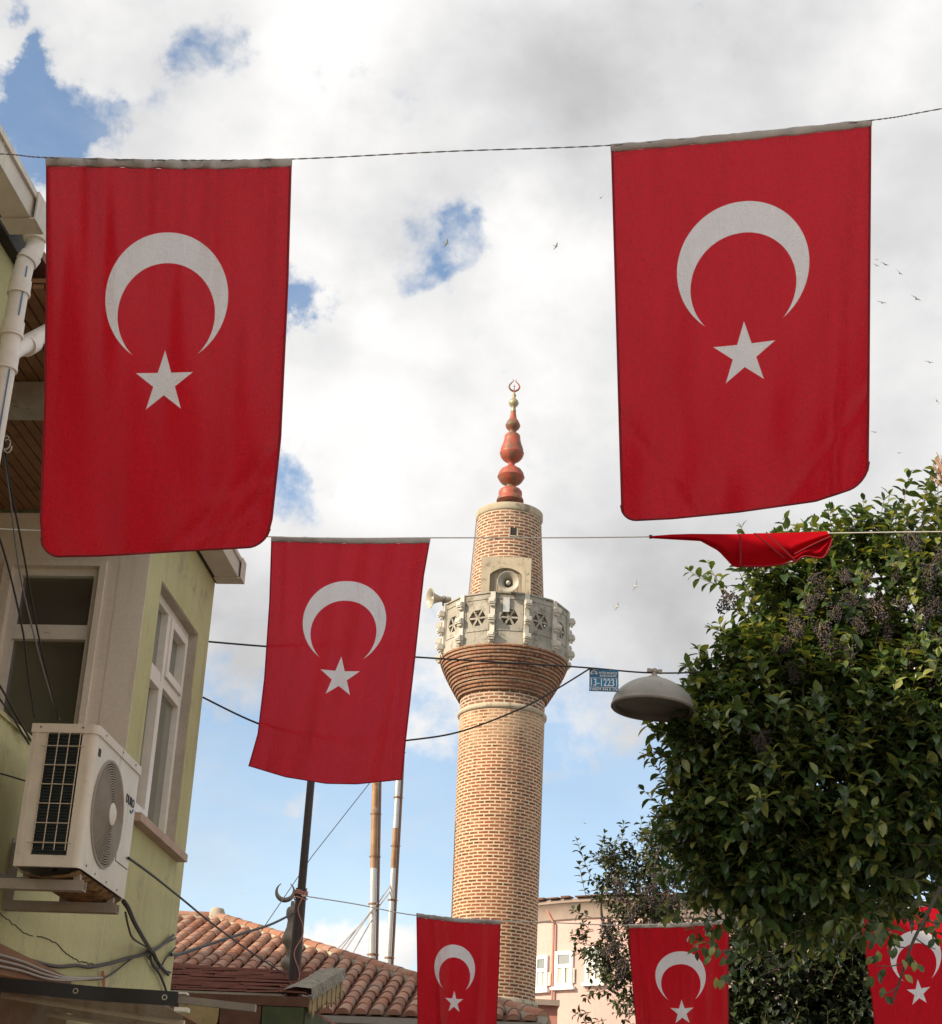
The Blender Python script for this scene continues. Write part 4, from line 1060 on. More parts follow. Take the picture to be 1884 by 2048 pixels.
# flues behind the hall
def flue(label, bot, top, Y, rad, rusty, side_mat):
    p0, p1 = D(*bot, Y), D(*top, Y)
    f = thing('flue_pipe', label, 'flue pipe', p0)
    L = np.linalg.norm(p1 - p0); d = (p1 - p0) / L
    mb = MB(); mb.tube([p0 - d * 1.5] + [p0 + d * L * i / 8 for i in range(9)], rad, 16); mb.build('pipe', M['flue'], f, 40)
    if rusty:
        mb = MB(); mb.tube([p0 + d * L * rusty[0], p0 + d * L * rusty[1]], rad + 0.003, 16); o = mb.build('rusty_section', M['flue_rust'], f, 40); o['label'] = 'orange rusty section of pipe'
    mb = MB(); off = np.array([rad + 0.035, 0.02, 0]); mb.tube([p0 - d * 1.5 + off, p1 + off], 0.03, 8); mb.build('side_pipe', side_mat, f, 40)
    for fr in (0.03, 0.28, 0.52, 0.74, 0.95):
        mb = MB(); c_ = p0 + d * L * fr
        mb.tube([c_ - d * 0.02, c_ + d * 0.02], rad + 0.012, 16); mb.tube([c_ - np.array([rad + 0.03, 0, 0]), c_ + np.array([rad + 0.08, 0, 0])], 0.012, 6)
        mb.build('strap', M['pipe_brown'], f, 40)
    return f, p0, d, L
f1, p0, d1, L1 = flue('rusty topped steel flue pipe rising behind the tiled roof, the thicker of the pair', (729, 1885), (737, 1500), 36.0, 0.070, (0.46, 0.9), M['pipe_brown'])
f2, p0b, d2, L2 = flue('thin silver flue pipe leaning slightly right of the rusty one', (761, 1893), (785, 1455), 36.4, 0.053, (0.42, 0.60), M['pipe_brown'])
for (a, b, Ya, Yb, par) in (((640, 1886), (733, 1785), 34.5, 36, f1), ((655, 1896), (735, 1778), 34.5, 36, f1), ((675, 1900), (732, 1800), 34.5, 36, f1), ((735, 1790), (768, 1745), 36, 36.4, f2), ((738, 1778), (768, 1733), 36, 36.4, f2), ((648, 1890), (740, 1772), 34.7, 36, f1)):
    mb = MB(); mb.tube([D(*a, Ya), D(*b, Yb)], 0.014, 6); mb.build('stay_rod', M['flue'], par)

# coping wall in front of the tiled roof
cw = thing('coping_wall', 'rough stone wall with a red tile coping under the tiled roof', 'wall', D(440, 1935, 19))
a_, b_2 = D(325, 1893, 19), D(590, 1926, 19)
e = b_2 - a_; e[2] = 0; L = np.linalg.norm(e); e /= L; fw = np.array([e[1], -e[0], 0])
if fw[1] > 0: fw = -fw
mb = MB()
k = 40; vs = []; fs = []
for i in range(k + 1):
    p = a_ + (b_2 - a_) * i / k; j = RND.uniform(-0.015, 0.015)
    for (dz, dw) in ((-4.2, 0.0), (-0.12, 0.0), (-0.10, 0.10 + j), (-0.02 + j, 0.11), (0.0 + j, -0.15), (-4.2, -0.2)): vs.append(p + zv * dz + fw * dw)
for i in range(k):
    for m_ in range(5): fs.append((i * 6 + m_, (i + 1) * 6 + m_, (i + 1) * 6 + m_ + 1, i * 6 + m_ + 1))
mb.add(vs, fs); mb.build('wall', M['concrete'], cw)
mb = MB()
for i in range(9):
    if i == 4: continue
    p = a_ + (b_2 - a_) * (i + 0.1) / 9
    mb.obox(p, e, fw, zv, 0, L / 9 * 0.985, -0.1, 0.14 + RND.uniform(-.02, .02), -0.10, 0.018 + RND.uniform(-.006, .008))
mb.build('coping_tiles', M['shingle'], cw)

# small shingled kiosk
ki = thing('shingled_kiosk', 'small kiosk with red brown shingle roof and scalloped timber shingles below the pole', 'kiosk', P(480, 2048, 14.3) * np.array([1, 1, 0]))
KC = P(614, 1996, 14.0)
ks_, kn_ = np.dot(KC - q0, tv), np.dot(KC - q0, nv); KZ = KC[2]
kw = 1.75; kd = 1.6; kp = 0.40
mb = MB(); rows = 13
for r in range(rows):
    d0 = kd * r / rows; d1_ = kd * (r + 1) / rows + 0.10
    x = -kw
    while x < -0.02:
        wd = RND.uniform(0.22, 0.62); x1_ = min(x + wd, 0.0)
        za, zb = KZ + kp * d0 / kd + 0.045 * 1, KZ + kp * d1_ / kd + 0.012
        jj = RND.uniform(-0.012, 0.014)
        c = [S(ks_ + d0 - 0.03 + jj, kn_ + x, za + jj * 0.6), S(ks_ + d0 - 0.03 + jj, kn_ + x1_ - 0.004, za + RND.uniform(-.006, .012)), S(ks_ + d1_, kn_ + x1_ - 0.004, zb), S(ks_ + d1_, kn_ + x, zb)]
        mb.box8([p - zv * 0.014 for p in c] + c)
        x = x1_
mb.build('roof', M['shingle'], ki)
mb = MB()
k = 16; vs = []; fs = []
for i in range(k + 1):
    f = i / k
    for (dn, dz) in ((-0.20, 0.045), (-0.1, 0.075), (0.03, 0.06), (0.05, -0.03)):
        j = RND.uniform(-0.012, 0.012)
        vs.append(S(ks_ - 0.05 + (kd + 0.05) * f, kn_ + dn + j, KZ + kp * f + dz + j))
for i in range(k):
    for m_ in range(3): fs.append((i * 4 + m_, (i + 1) * 4 + m_, (i + 1) * 4 + m_ + 1, i * 4 + m_ + 1))
mb.add(vs, fs); mb.build('verge', M['greyroof'], ki)
mb = MB()
for i in range(14):
    f = (i + 0.2) / 14; ln = 0.12 + RND.uniform(0, 0.08)
    s_ = ks_ - 0.03 + kd * f
    pr = [(0, 0), (0.10, 0), (0.10, -ln * 0.7), (0.05, -ln), (0.0, -ln * 0.7)]
    zt_ = KZ + kp * f - 0.0
    nn = kn_ + 0.012 + 0.006 * (i % 2)
    mb.add([S(s_ + a, nn, zt_ + b) for a, b in pr] + [S(s_ + a, nn + 0.014, zt_ + b) for a, b in pr], [(4, 3, 2, 1, 0), (5, 6, 7, 8, 9)] + [(j, (j + 1) % 5, (j + 1) % 5 + 5, j + 5) for j in range(5)])
mb.build('barge_shingles', M['shingle_mix'], ki)
mb = MB(); sbox(mb, ks_, ks_ + kd * 2, kn_ - kw + 0.05, kn_ - 0.001, 0, KZ - 0.06); mb.build('wall', M['shingle_green'], ki)
mb = MB(); sbox(mb, ks_ - 0.06, ks_ - 0.02, kn_ - kw, kn_ + 0.02, KZ - 0.075, KZ + 0.0); mb.build('fascia', M['shingle_brown'], ki)
mats_ = [M['shingle_brown'], M['shingle_green'], M['shingle_mix']]
for r in range(3):
    for i in range(5):
        mb = MB(); x0 = -kw + 0.05 + i * 0.34 - (0.17 if r % 2 else 0); x1_ = min(x0 + 0.33, -0.004); x0 = max(x0, -kw)
        if x1_ - x0 < 0.05: continue
        top_ = KZ - 0.08 - r * 0.22; rad_ = (x1_ - x0) / 2
        pr = [(x0, top_), (x1_, top_), (x1_, top_ - 0.10)] + [((x0 + x1_) / 2 + rad_ * cos(a), top_ - 0.10 - 0.16 * sin(a)) for a in np.linspace(0.2, pi - 0.2, 9)] + [(x0, top_ - 0.10)]
        n_ = len(pr); s_ = ks_ - 0.055 + 0.012 * r
        mb.add([S(s_, kn_ + a, b) for a, b in pr] + [S(s_ + 0.010, kn_ + a, b) for a, b in pr], [tuple(range(n_ - 1, -1, -1)), tuple(range(n_, 2 * n_))] + [(j, (j + 1) % n_, (j + 1) % n_ + n_, j + n_) for j in range(n_)])
        mb.build('wall_shingle', mats_[(i + r * 2) % 3] if not (r == 0 and i == 1) else M['shingle_brown'], ki)

# pole by the kiosk
pb, pm, pt = D(574, 1950, 14.9), D(591, 1750, 14.9), D(613, 1500, 14.9)
po = thing('metal_pole', 'dark brown metal pole rising from the kiosk roof with pink string', 'pole', pb)
mb = MB(); pdir = (pm - pb) / np.linalg.norm(pm - pb)
mb.tube([pb - pdir * 0.5, pb, pm], [0.058, 0.054, 0.046], 16); mb.tube([pm - pdir * 0.01, pm + pdir * 0.03], 0.050, 16)
mb.build('sleeve', M['pole'], po, 40)
mb = MB(); mb.tube([pm, pt], [0.037, 0.035], 14); mb.build('shaft', M['pole'], po, 40)
mb = MB()
pts = []
for i in range(70):
    f = i / 69; a = 14 * f
    pts.append(pb + (pm - pb) * (0.05 + 0.98 * f) + np.array([0.066 * cos(-1.2 + 0.5 * sin(a)), -0.066 * abs(sin(-1.2 + 0.5 * sin(a))), 0]))
mb.tube(pts, 0.005, 5)
for z in (0.97, 0.985, 1.0, 0.93): mb.tube([pb + (pm - pb) * z + np.array([0.056 * cos(a), 0.056 * sin(a), 0.01 * sin(a * 2)]) for a in np.linspace(0, 2 * pi, 20)], 0.006, 5)
for i in range(7):
    a = pb + np.array([0.04, -0.06, 0.05 * i / 7]); mb.tube([a, a + np.array([RND.uniform(-.2, .25), RND.uniform(-.1, 0), RND.uniform(-.12, .02)]), a + np.array([RND.uniform(0, .45), RND.uniform(-.2, 0), RND.uniform(-.35, -.05)])], 0.005, 5)
mb.build('string', M['pinkstring'], po)

# bronze crescent finial behind the pole
fb = D(571, 1960, 23.0)
al = thing('crescent_finial', 'bronze crescent finial on bulbous stem behind the dark pole', 'finial', fb)
sc = 23.6 / FPX
Zp = lambda y: D(572, y, 23.0)[2]
mb = MB(); cx_, cy_ = D(568, 1850, 23.0)[:2]
prof = [(1960, 62), (1952, 60), (1944, 44), (1934, 22), (1926, 8), (1918, 5), (1905, 5), (1898, 12), (1890, 14), (1882, 12), (1876, 5), (1866, 5), (1857, 8), (1850, 14.5), (1842, 15.5), (1834, 13), (1820, 8.5), (1806, 7), (1800, 9.5), (1795, 11), (1786, 11), (1781, 9), (1778, 4), (1768, 3.5)]
mb.lathe([(h * K * sc, Zp(y)) for y, h in prof], 28, (cx_, cy_, 0)); mb.build('stem', M['bronze'], al, 40)
mb = MB(); zc_ = Zp(1749); r_ = 16.5 * K * sc
ang = np.linspace(radians(-90 - 148), radians(-90 + 148), 31)
mb.tube([np.array([cx_ - 0.115 + r_ * cos(a), cy_, zc_ + r_ * sin(a) + 0.0]) for a in ang], [0.006 + 0.028 * (0.5 + 0.5 * cos((i - 15) / 15 * pi)) ** 0.7 for i in range(31)], 10)
mb.build('crescent', M['bronze'], al, 60)

# ------------------------------------------------------------------ pink building
PC = P(1345, 2048, 57.0); PR = 6.6; PCX, PCY = PC[0], 57.0
pk = thing('pink_building', 'pink rendered building with a rounded front and white windows beyond the minaret', 'building', (PCX, PCY, 0))
def cyl_hit(px, py):
    d = ray(px, py); ox, oy = CAM[0] - PCX, CAM[1] - PCY
    a = d[0] ** 2 + d[1] ** 2; b = 2 * (ox * d[0] + oy * d[1]); c = ox * ox + oy * oy - PR * PR
    tt = (-b - sqrt(b * b - 4 * a * c)) / (2 * a); return CAM + d * tt
ztop = cyl_hit(1222, 1797)[2]
mb = MB(); mb.lathe([(PR, 0), (PR, ztop - 0.55)], 128, (PCX, PCY, 0), caps=False); mb.build('wall', M['pink'], pk, 40)
mb = MB(); mb.lathe([(PR, ztop - 0.60), (PR + 0.06, ztop - 0.55), (PR + 0.06, ztop - 0.38), (PR + 0.12, ztop - 0.22), (PR + 0.20, ztop - 0.12), (PR + 0.24, ztop - 0.10), (PR + 0.24, ztop), (PR + 0.18, ztop + 0.02), (0, ztop + 1.0)], 128, (PCX, PCY, 0), caps=False)
mb.build('cornice', M['pinkdark'], pk, 30)
mb = MB()
for i in range(40):
    a = radians(200 + i * 4); r = PR + 0.25
    c = np.array([PCX + r * cos(a), PCY + r * sin(a), ztop + 0.03]); e = np.array([-sin(a), cos(a), 0]); o_ = np.array([cos(a), sin(a), 0])
    mb.obox(c, e, o_, zv, -0.22, RND.uniform(0.05, 0.24), -0.2, 0.1, 0, RND.uniform(0.03, 0.07))
mb.build('roof_tiles', M['shingle_brown'], pk)
def cyl_window(x0, x1, y0, y1):
    pa, pb_ = cyl_hit(x0, (y0 + y1) / 2), cyl_hit(x1, (y0 + y1) / 2)
    z1 = cyl_hit((x0 + x1) / 2, y0)[2]; z0 = cyl_hit((x0 + x1) / 2, y1)[2]
    e = pb_ - pa; e[2] = 0; L = np.linalg.norm(e); e /= L; o_ = np.array([e[1], -e[0], 0])
    if o_[1] > 0: o_ = -o_
    c = (pa + pb_) / 2; c[2] = 0
    c = c + o_ * 0.03
    fr = MB()
    fw_ = 0.10
    for (u0, u1, a, b) in ((-L / 2, -L / 2 + fw_, z0, z1), (L / 2 - fw_, L / 2, z0, z1), (-L / 2 + fw_, L / 2 - fw_, z0, z0 + fw_), (-L / 2 + fw_, L / 2 - fw_, z1 - fw_, z1), (-0.05, 0.05, z0 + fw_, z1 - 0.48), (-L / 2 + fw_, L / 2 - fw_, z1 - 0.48, z1 - 0.38)):
        fr.obox(c, e, o_, zv, u0, u1, -0.06, 0.05, a, b)
    fr.obox(c, e, o_, zv, -L / 2 - 0.08, L / 2 + 0.08, -0.02, 0.12, z0 - 0.09, z0 - 0.002)
    f = fr.build('window', M['whitepvc'], pk)
    mb = MB(); mb.obox(c, e, o_, zv, -L / 2 + 0.02, L / 2 - 0.02, 0.0, 0.02, z0 + 0.02, z1 - 0.02); sub(mb, 'pane', M['glass2'], f)
    mb = MB()
    for (u0, u1) in ((-L / 2 + fw_, -L / 2 + fw_ + 0.25), (0.10, 0.38)):
        mb.obox(c, e, o_, zv, u0, u1, 0.021, 0.026, z0 + fw_, z1 - 0.5)
    sub(mb, 'curtain', M['curtain'], f)
cyl_window(1072, 1097, 1912, 1980); cyl_window(1112, 1147, 1903, 1974); cyl_window(1172, 1206, 1893, 1966); cyl_window(1290, 1330, 1890, 1962)
mb = MB()
for x in (1105,):
    pts = [cyl_hit(x - 12, 1822), cyl_hit(x - 6, 1834), cyl_hit(x + 2, 1848), cyl_hit(x, 2048)]
    pts[-1][2] = 0.2
    pts = [p - np.array([0, 0.12, 0]) for p in pts]
    mb.tube(pts, 0.036, 8)
mb.build('downpipe', M['redpipe'], pk, 40)

# low pink annex seen between the ring and the downpipe
an = thing('red_roof_annex', 'small dull red lean-to beside the minaret base', 'outbuilding', P(1095, 2048, 44) * np.array([1, 1, 0]))
a_ = P(1085, 2012, 44); mb = MB()
mb.box(a_[0] - 0.3, a_[0] + 0.38, 44, 47, 0, a_[2]); mb.build('wall', M['redpipe'], an)
mb = MB(); mb.box(a_[0] - 0.4, a_[0] + 0.42, 43.8, 47.1, a_[2] + 0.002, a_[2] + 0.14); mb.build('roof', M['pinkdark'], an)

# ------------------------------------------------------------------ unseen block added off to the left to throw shade on the street
ab = thing('added_shade_block', 'tall unseen block added behind the green house to shade the street', 'building', (-9, 3.5, 0))
mb = MB(); mb.box(-13, -5.9, -9, 11.8, 0, 10.0); mb.build('wall', M['blockwall'], ab)
mb = MB(); mb.box(-13.3, -5.7, -9.3, 12.0, 10.003, 10.3); mb.build('roof', M['shingle'], ab)
for fl in range(3):
    for i in range(6):
        mb = MB(); y = -7.5 + i * 3.2; mb.box(-5.9 + 0.003, -5.84, y, y + 1.1, 2.2 + fl * 3, 3.8 + fl * 3); f = mb.build('window', M['whitepvc'], ab)
        mb = MB(); mb.box(-5.839, -5.835, y + 0.08, y + 1.02, 2.28 + fl * 3, 3.72 + fl * 3); sub(mb, 'pane', M['glass'], f)

def plain_block(name, label, x0, x1, y0, y1, h, wx, mat, roofm, ny, floors):
    b_ = thing(name, label, 'building', ((x0 + x1) / 2, (y0 + y1) / 2, 0))
    mb = MB(); mb.box(x0, x1, y0, y1, 0, h); mb.build('wall', mat, b_)
    mb = MB(); mb.box(x0 - .25, x1 + .25, y0 - .25, y1 + .25, h + 0.003, h + 0.25); mb.build('roof', roofm, b_)
    sg_ = 1 if wx > (x0 + x1) / 2 else -1
    for fl in range(floors):
        for i in range(ny):
            y = y0 + (i + 0.5) * (y1 - y0) / ny - 0.55
            xa, xb = sorted((wx + sg_ * 0.003, wx + sg_ * 0.06)); mb = MB(); mb.box(xa, xb, y, y + 1.1, 1.4 + fl * 3, 2.9 + fl * 3); f = mb.build('window', M['whitepvc'], b_)
            xa, xb = sorted((wx + sg_ * 0.061, wx + sg_ * 0.066)); mb = MB(); mb.box(xa, xb, y + .08, y + 1.02, 1.48 + fl * 3, 2.82 + fl * 3); sub(mb, 'pane', M['glass'], f)
plain_block('added_shade_block', 'farther unseen block added left of the tiled hall to shade its roof', -21, -12.3, 13.6, 24.2, 13.2, -12.3, M['blockwall'], M['shingle'], 3, 4)  # unseen block added so its shadow covers the right of the roof
plain_block('added_bounce_house', 'unseen cream house added across from the green house to bounce light', 7.5, 13, -12, 5.5, 5.6, 7.5, M['creamwall'], M['shingle'], 6, 2)  # unseen house added to bounce warm light onto the shaded walls

# ------------------------------------------------------------------ wires and cables
def sag(a, b, n=16, s=0.0):
    a, b = np.array(a), np.array(b)
    return [a + (b - a) * i / n - zv * s * 4 * (i / n) * (1 - i / n) for i in range(n + 1)]
def smooth_path(pts, n=10):
    pts = [np.array(p, float) for p in pts]; out = []
    for i in range(len(pts) - 1):
        p0 = pts[max(i - 1, 0)]; p1 = pts[i]; p2 = pts[i + 1]; p3 = pts[min(i + 2, len(pts) - 1)]
        for k in range(n):
            t_ = k / n
            out.append(0.5 * ((2 * p1) + (-p0 + p2) * t_ + (2 * p0 - 5 * p1 + 4 * p2 - p3) * t_ ** 2 + (-p0 + 3 * p1 - 3 * p2 + p3) * t_ ** 3))
    out.append(pts[-1]); return out
def wire(name, label, cat, pts, r, mat, group=None, n=6):
    mb = MB(); mb.tube(pts, r, n)
    return tag(mb.build(name, mat), label, cat, group)
Y1 = 5.05
top1 = [D(-260, 296, Y1 - 0.1), D(0, 302, Y1), D(90, 309, Y1), D(330, 314, Y1), D(573, 312, Y1), D(880, 297, Y1), D(1198, 285, Y1), D(1450, 262, Y1), D(1710, 236, Y1), D(1848, 213, Y1), D(2300, 130, Y1)]
tw = smooth_path(top1, 40)
mb = MB(); rw = 0.0019
for ph in (0, pi):
    mb.tube([p + np.array([0, rw * 0.8 * cos(i * 0.9 + ph), rw * 0.8 * sin(i * 0.9 + ph)]) for i, p in enumerate(tw)], rw * 0.75, 5)
tag(mb.build('twisted_wire', M['wire']), 'twisted dark wire carrying the two big front flags', 'wire')
Y2 = 10.6
l2 = smooth_path([D(435, 1046, 10.35), D(530, 1053, 10.45), D(690, 1056, Y2), D(843, 1055, Y2), D(1062, 1055, Y2), D(1280, 1053, Y2), D(1630, 1046, Y2), D(1848, 1043, Y2), D(2200, 1040, Y2)], 8)
wire('flag_line', 'thin pale line carrying the middle flag and the rolled flag', 'line', l2, 0.0042, M['string'])
wire('thin_line', 'thin pale line crossing the beige balcony wall', 'line', sag(D(-60, 1034, 6.9), D(200, 1043, 8.3), 8, 0.005), 0.0025, M['string'])
Y3 = 16.5
l3 = smooth_path([D(592, 1757, 14.8), D(700, 1774, 15.6), D(818, 1796, 16.3), D(980, 1806, Y3), D(1110, 1811, Y3), D(1237, 1815, Y3), D(1430, 1806, Y3), D(1700, 1782, Y3), D(1848, 1764, Y3), D(2200, 1725, Y3)], 8)
wire('flag_line', 'thin line from the dark pole carrying the row of three lower flags', 'line', l3, 0.0055, M['string'])
lampw = smooth_path([D(380, 1256, 10.2), D(520, 1268, 10.5), D(815, 1289, 11.2), D(1125, 1308, 11.8), D(1280, 1320, 12.0), D(1420, 1316, 12.2), D(1640, 1300, 12.6)], 8)
wire('lamp_cable', 'dark cable holding the street lamp, running to the tree', 'cable', lampw, 0.0062, M['black'])
feed = smooth_path([D(398, 1368, 10.1), D(503, 1418, 10.4), D(620, 1455, 10.7), D(720, 1461, 11.0), D(795, 1453, 11.3), D(900, 1436, 11.5), D(1020, 1391, 11.7), D(1090, 1353, 11.8), D(1158, 1311, 11.9)], 8)
wire('feed_cable', 'sagging dark cable from the green house up to the street sign', 'cable', feed, 0.0062, M['black'])
# cables before the beige wall
wire('hanging_cable', 'dark cable hanging before the beige window, ending right of its middle', 'cable', smooth_path([D(8, 860, 6.4), D(18, 940, 6.5), D(45, 1080, 6.75), D(72, 1230, 7.0), D(97, 1340, 7.2), D(115, 1412, 7.4)], 8), 0.0045, M['black'], 'cables before the beige window')
wire('hanging_cable', 'pale thin cable hanging from the drain pipe before the beige window', 'cable', smooth_path([D(5, 870, 6.4), D(20, 980, 6.6), D(40, 1130, 6.9), D(78, 1290, 7.2), D(108, 1390, 7.4), D(117, 1412, 7.4)], 8), 0.004, M['wire'], 'cables before the beige window')
wire('hanging_cable', 'dark cable slanting across the left side of the beige window', 'cable', smooth_path([D(-12, 1020, 6.3), D(18, 1120, 6.6), D(45, 1240, 6.8), D(55, 1320, 6.9), D(68, 1408, 7.0)], 8), 0.0045, M['black'], 'cables before the beige window')
wire('hanging_cable', 'dark cable running down behind the air conditioner, upper of two', 'cable', smooth_path([D(-25, 1315, 6.5), D(0, 1346, 6.6), D(30, 1400, 6.8), D(60, 1452, 7.0)], 8), 0.0045, M['black'], 'cables behind the air conditioner')
wire('hanging_cable', 'dark cable running down behind the air conditioner, lower of two', 'cable', smooth_path([D(-25, 1340, 6.5), D(0, 1372, 6.6), D(25, 1408, 6.8), D(57, 1460, 7.0)], 8), 0.004, M['black'], 'cables behind the air conditioner')
wire('short_cable', 'short dark cable entering behind the lower left of the air conditioner', 'cable', smooth_path([D(-20, 1512, 6.7), D(10, 1520, 6.8), D(50, 1532, 6.95)], 6), 0.004, M['black'])
mb = MB()
for sh in (0, 7):
    mb.tube([D(12 + sh * 0.4 + 8 * cos(a), 868 + 13 * sin(a) + sh, 6.42) for a in np.linspace(0, 5.6, 18)], 0.003, 5)
tag(mb.build('cable_coil', M['string']), 'small coil of pale cable tied to the drain pipe', 'cable')
# bundle right of the air conditioner, pinned to the green wall
def wp(x, y, n=0.02): return on_wall(x * K, y * K, n)
wire('cable_bundle', 'thick dark cable bundle dropping from the air conditioner to the wall', 'cable', smooth_path([D(242, 1768, 6.95), D(252, 1782, 7.05), D(265, 1812, 7.6), D(290, 1855, 8.6)] + [wp(300, 1868), wp(312, 1892), wp(330, 1912)], 8), 0.010, M['black'])
wire('wall_cable', 'thin dark cable looping off the bundle on the green wall', 'cable', smooth_path([D(246, 1790, 7.05), D(252, 1818, 7.45), D(262, 1842, 7.95), wp(290, 1860), wp(305, 1880), wp(318, 1900), wp(335, 1908)], 8), 0.005, M['black'])
wire('wall_cable', 'dark cable dropping along the corner of the green wall', 'cable', smooth_path([wp(292, 1858), wp(298, 1890), wp(315, 1915), wp(330, 1955), wp(333, 1965)], 8), 0.007, M['black'])
wire('wall_cable', 'dark cable crossing the lower green wall in a long sagging curve', 'cable', smooth_path([wp(60, 1884), wp(110, 1896), wp(150, 1894), wp(175, 1897), wp(215, 1890), wp(250, 1880), wp(300, 1866), wp(340, 1835)], 8), 0.009, M['pole'])
wire('wall_cable', 'thin cable stapled low along the green wall under the sagging one', 'cable', smooth_path([wp(100, 1918), wp(160, 1922), wp(210, 1916), wp(260, 1880), wp(300, 1862), wp(345, 1840)], 8), 0.005, M['pole'])
wire('wall_cable', 'short dark cable crossing the bundle near the house corner', 'cable', smooth_path([wp(285, 1870), wp(310, 1900), wp(325, 1880), wp(345, 1858)], 8), 0.005, M['black'])
for i, (dy, tx) in enumerate(((0, 'uppermost'), (8, 'middle'), (16, 'lowest'))):
    wire('awning_cable', 'pale cable lying over the brown awning board, ' + tx + ' of three', 'cable', smooth_path([wp(-20, 1868 + dy * 1.5, 0.05), wp(40, 1885 + dy * 1.2, 0.05), wp(90, 1905 + dy * 0.9, 0.05), wp(135, 1918 + dy * 0.3, 0.05), wp(200, 1918, 0.03)], 8), 0.006, M['bracket'], 'cables over the awning board')
mb = MB()
for k_ in range(3): mb.tube([wp(199 + k_ * 2, 1905), wp(200 + k_ * 2.5, 1920 + k_ * 2), wp(202 + k_ * 1.5, 1936)], 0.0035, 6)
tag(mb.build('cable_clip', M['pinkstring']), 'small tied cable clip low on the green wall', 'clip')
wire('street_cable', 'long thin cable from the air conditioner across the sky and tiled roof', 'cable', smooth_path([D(252, 1683, 7.1), D(300, 1718, 8.2), D(360, 1766, 9.6), D(395, 1795, 10.6), D(440, 1830, 11.5), D(500, 1873, 12.8), D(560, 1912, 14.2)], 8), 0.006, M['black'])
wire('street_cable', 'thick dark cable curving from the house corner to the dark pole', 'cable', smooth_path([wp(335, 1872), D(352, 1872, 10.3), D(400, 1856, 11.2), D(470, 1833, 12.6), D(530, 1814, 13.8), D(575, 1792, 14.84)], 8), 0.010, M['black'])
wire('thin_line', 'hair thin line slanting up behind the middle flag', 'line', [D(500, 1845, 20), D(612, 1680, 20.5), D(730, 1530, 21)], 0.006, M['wire'])

# ------------------------------------------------------------------ lamp and sign
LY = 12.0
lc = P(1305, 1416, LY)
lamp = thing('street_lamp', 'grey dome street lamp hanging from a cable', 'street lamp', lc)
lr = 79.5 * K * (LY / 0.955) / FPX
tilt = radians(3)
lex, ley, lez = np.array([cos(tilt), 0, -sin(tilt)]), np.array([0, 1, 0]), np.array([sin(tilt), 0, cos(tilt)])
hgt = 0.225
mb = MB(); pr = [(lr, -0.012), (lr + 0.004, 0.0), (lr, 0.008)]
for i in range(1, 14):
    a = pi / 2 * i / 14; pr.append((lr * cos(a) ** 1.28, 0.008 + hgt * sin(a)))
pr += [(0.03, hgt + 0.008), (0.02, hgt + 0.012)]
mb.lathe(pr, 64, lc, (lex, ley, lez), caps=False); mb.build('shade', M['lamp_out'], lamp, 50)
mb = MB(); mb.lathe([(lr - 0.003, -0.012), (lr - 0.025, -0.010), (lr - 0.03, 0.02), (lr * 0.5, 0.035), (0, 0.04)], 64, lc, (lex, ley, lez), caps=False); mb.build('diffuser', M['lamp_in'], lamp, 50)
mb = MB(); mb.lathe([(lr + 0.001, -0.013), (lr + 0.007, -0.006), (lr + 0.006, 0.004), (lr + 0.001, 0.006)], 64, lc, (lex, ley, lez), caps=False); mb.build('rim', M['rail'], lamp, 50)
mb = MB(); tp = lc + lez * (hgt + 0.01)
mb.lathe([(0.065, -0.012), (0.045, 0.004), (0.022, 0.014), (0.018, 0.036), (0.022, 0.04), (0.022, 0.06), (0.010, 0.072), (0, 0.074)], 20, tp, (lex, ley, lez))
mb.obox(tp, lex, ley, lez, -0.055, -0.024, -0.018, 0.018, 0.036, 0.062); mb.obox(tp, lex, ley, lez, 0.024, 0.055, -0.018, 0.018, 0.036, 0.062)
mb.build('clamp', M['bracket'], lamp, 40)
mb = MB(); mb.tube(smooth_path([D(1216, 1352, 11.93), D(1228, 1356, 11.93), D(1236, 1365, 11.9), D(1247, 1376, 11.86)][:3] + [lc + np.array([-0.185, -0.06, 0.15])], 6), 0.006, 6)
mb.build('inlet_cable', M['black'], lamp)
SY = 11.88
sa, sb_, sc_ = P(1140 + 243 / 6.16, 1300 + 237 / 6.16, SY), P(1140 + 601 / 6.16, 1300 + 250 / 6.16, SY), P(1140 + 238 / 6.16, 1300 + 503 / 6.16, SY)
ex = sb_ - sa; sw = np.linalg.norm(ex); ex /= sw; ey = sa - sc_; ey -= ex * np.dot(ey, ex); sh = np.linalg.norm(ey); ey /= sh; ez = np.cross(ex, ey)
sg = thing('street_sign', 'small blue sign with white number hanging from the lamp cable', 'sign', sa)
mb = MB(); mb.obox(sc_, ex, ey, ez, 0, sw, 0, sh, -0.004, 0); mb.build('plate', M['sign_blue'], sg)
mb = MB(); mb.obox(sc_, ex, ey, ez, 0.002, sw - 0.002, sh * 0.20, sh * 0.59, 0.0005, 0.0012); mb.build('number_field', M['sign_blue2'], sg)
mb = MB(); mb.obox(sc_, ex, ey, ez, 0.002, sw - 0.002, sh * 0.175, sh * 0.195, 0.0005, 0.0016); mb.obox(sc_, ex, ey, ez, 0.002, sw - 0.002, sh * 0.60, sh * 0.615, 0.0005, 0.0016); mb.build('rule', M['white'], sg)
q_ = lambda fx, fy: sc_ + ex * sw * fx + ey * sh * fy + ez * 0.0025
text_mesh('lettering', '13-12231', sh * 0.47, M['white'], q_(0.5, 0.385), ex, ey, sg, fit=sw * 0.90, thick=0.0010)
text_mesh('lettering', 'FATİH BELEDİYE', sh * 0.125, M['white'], q_(0.64, 0.84), ex, ey, sg, fit=sw * 0.63, thick=0.0003)
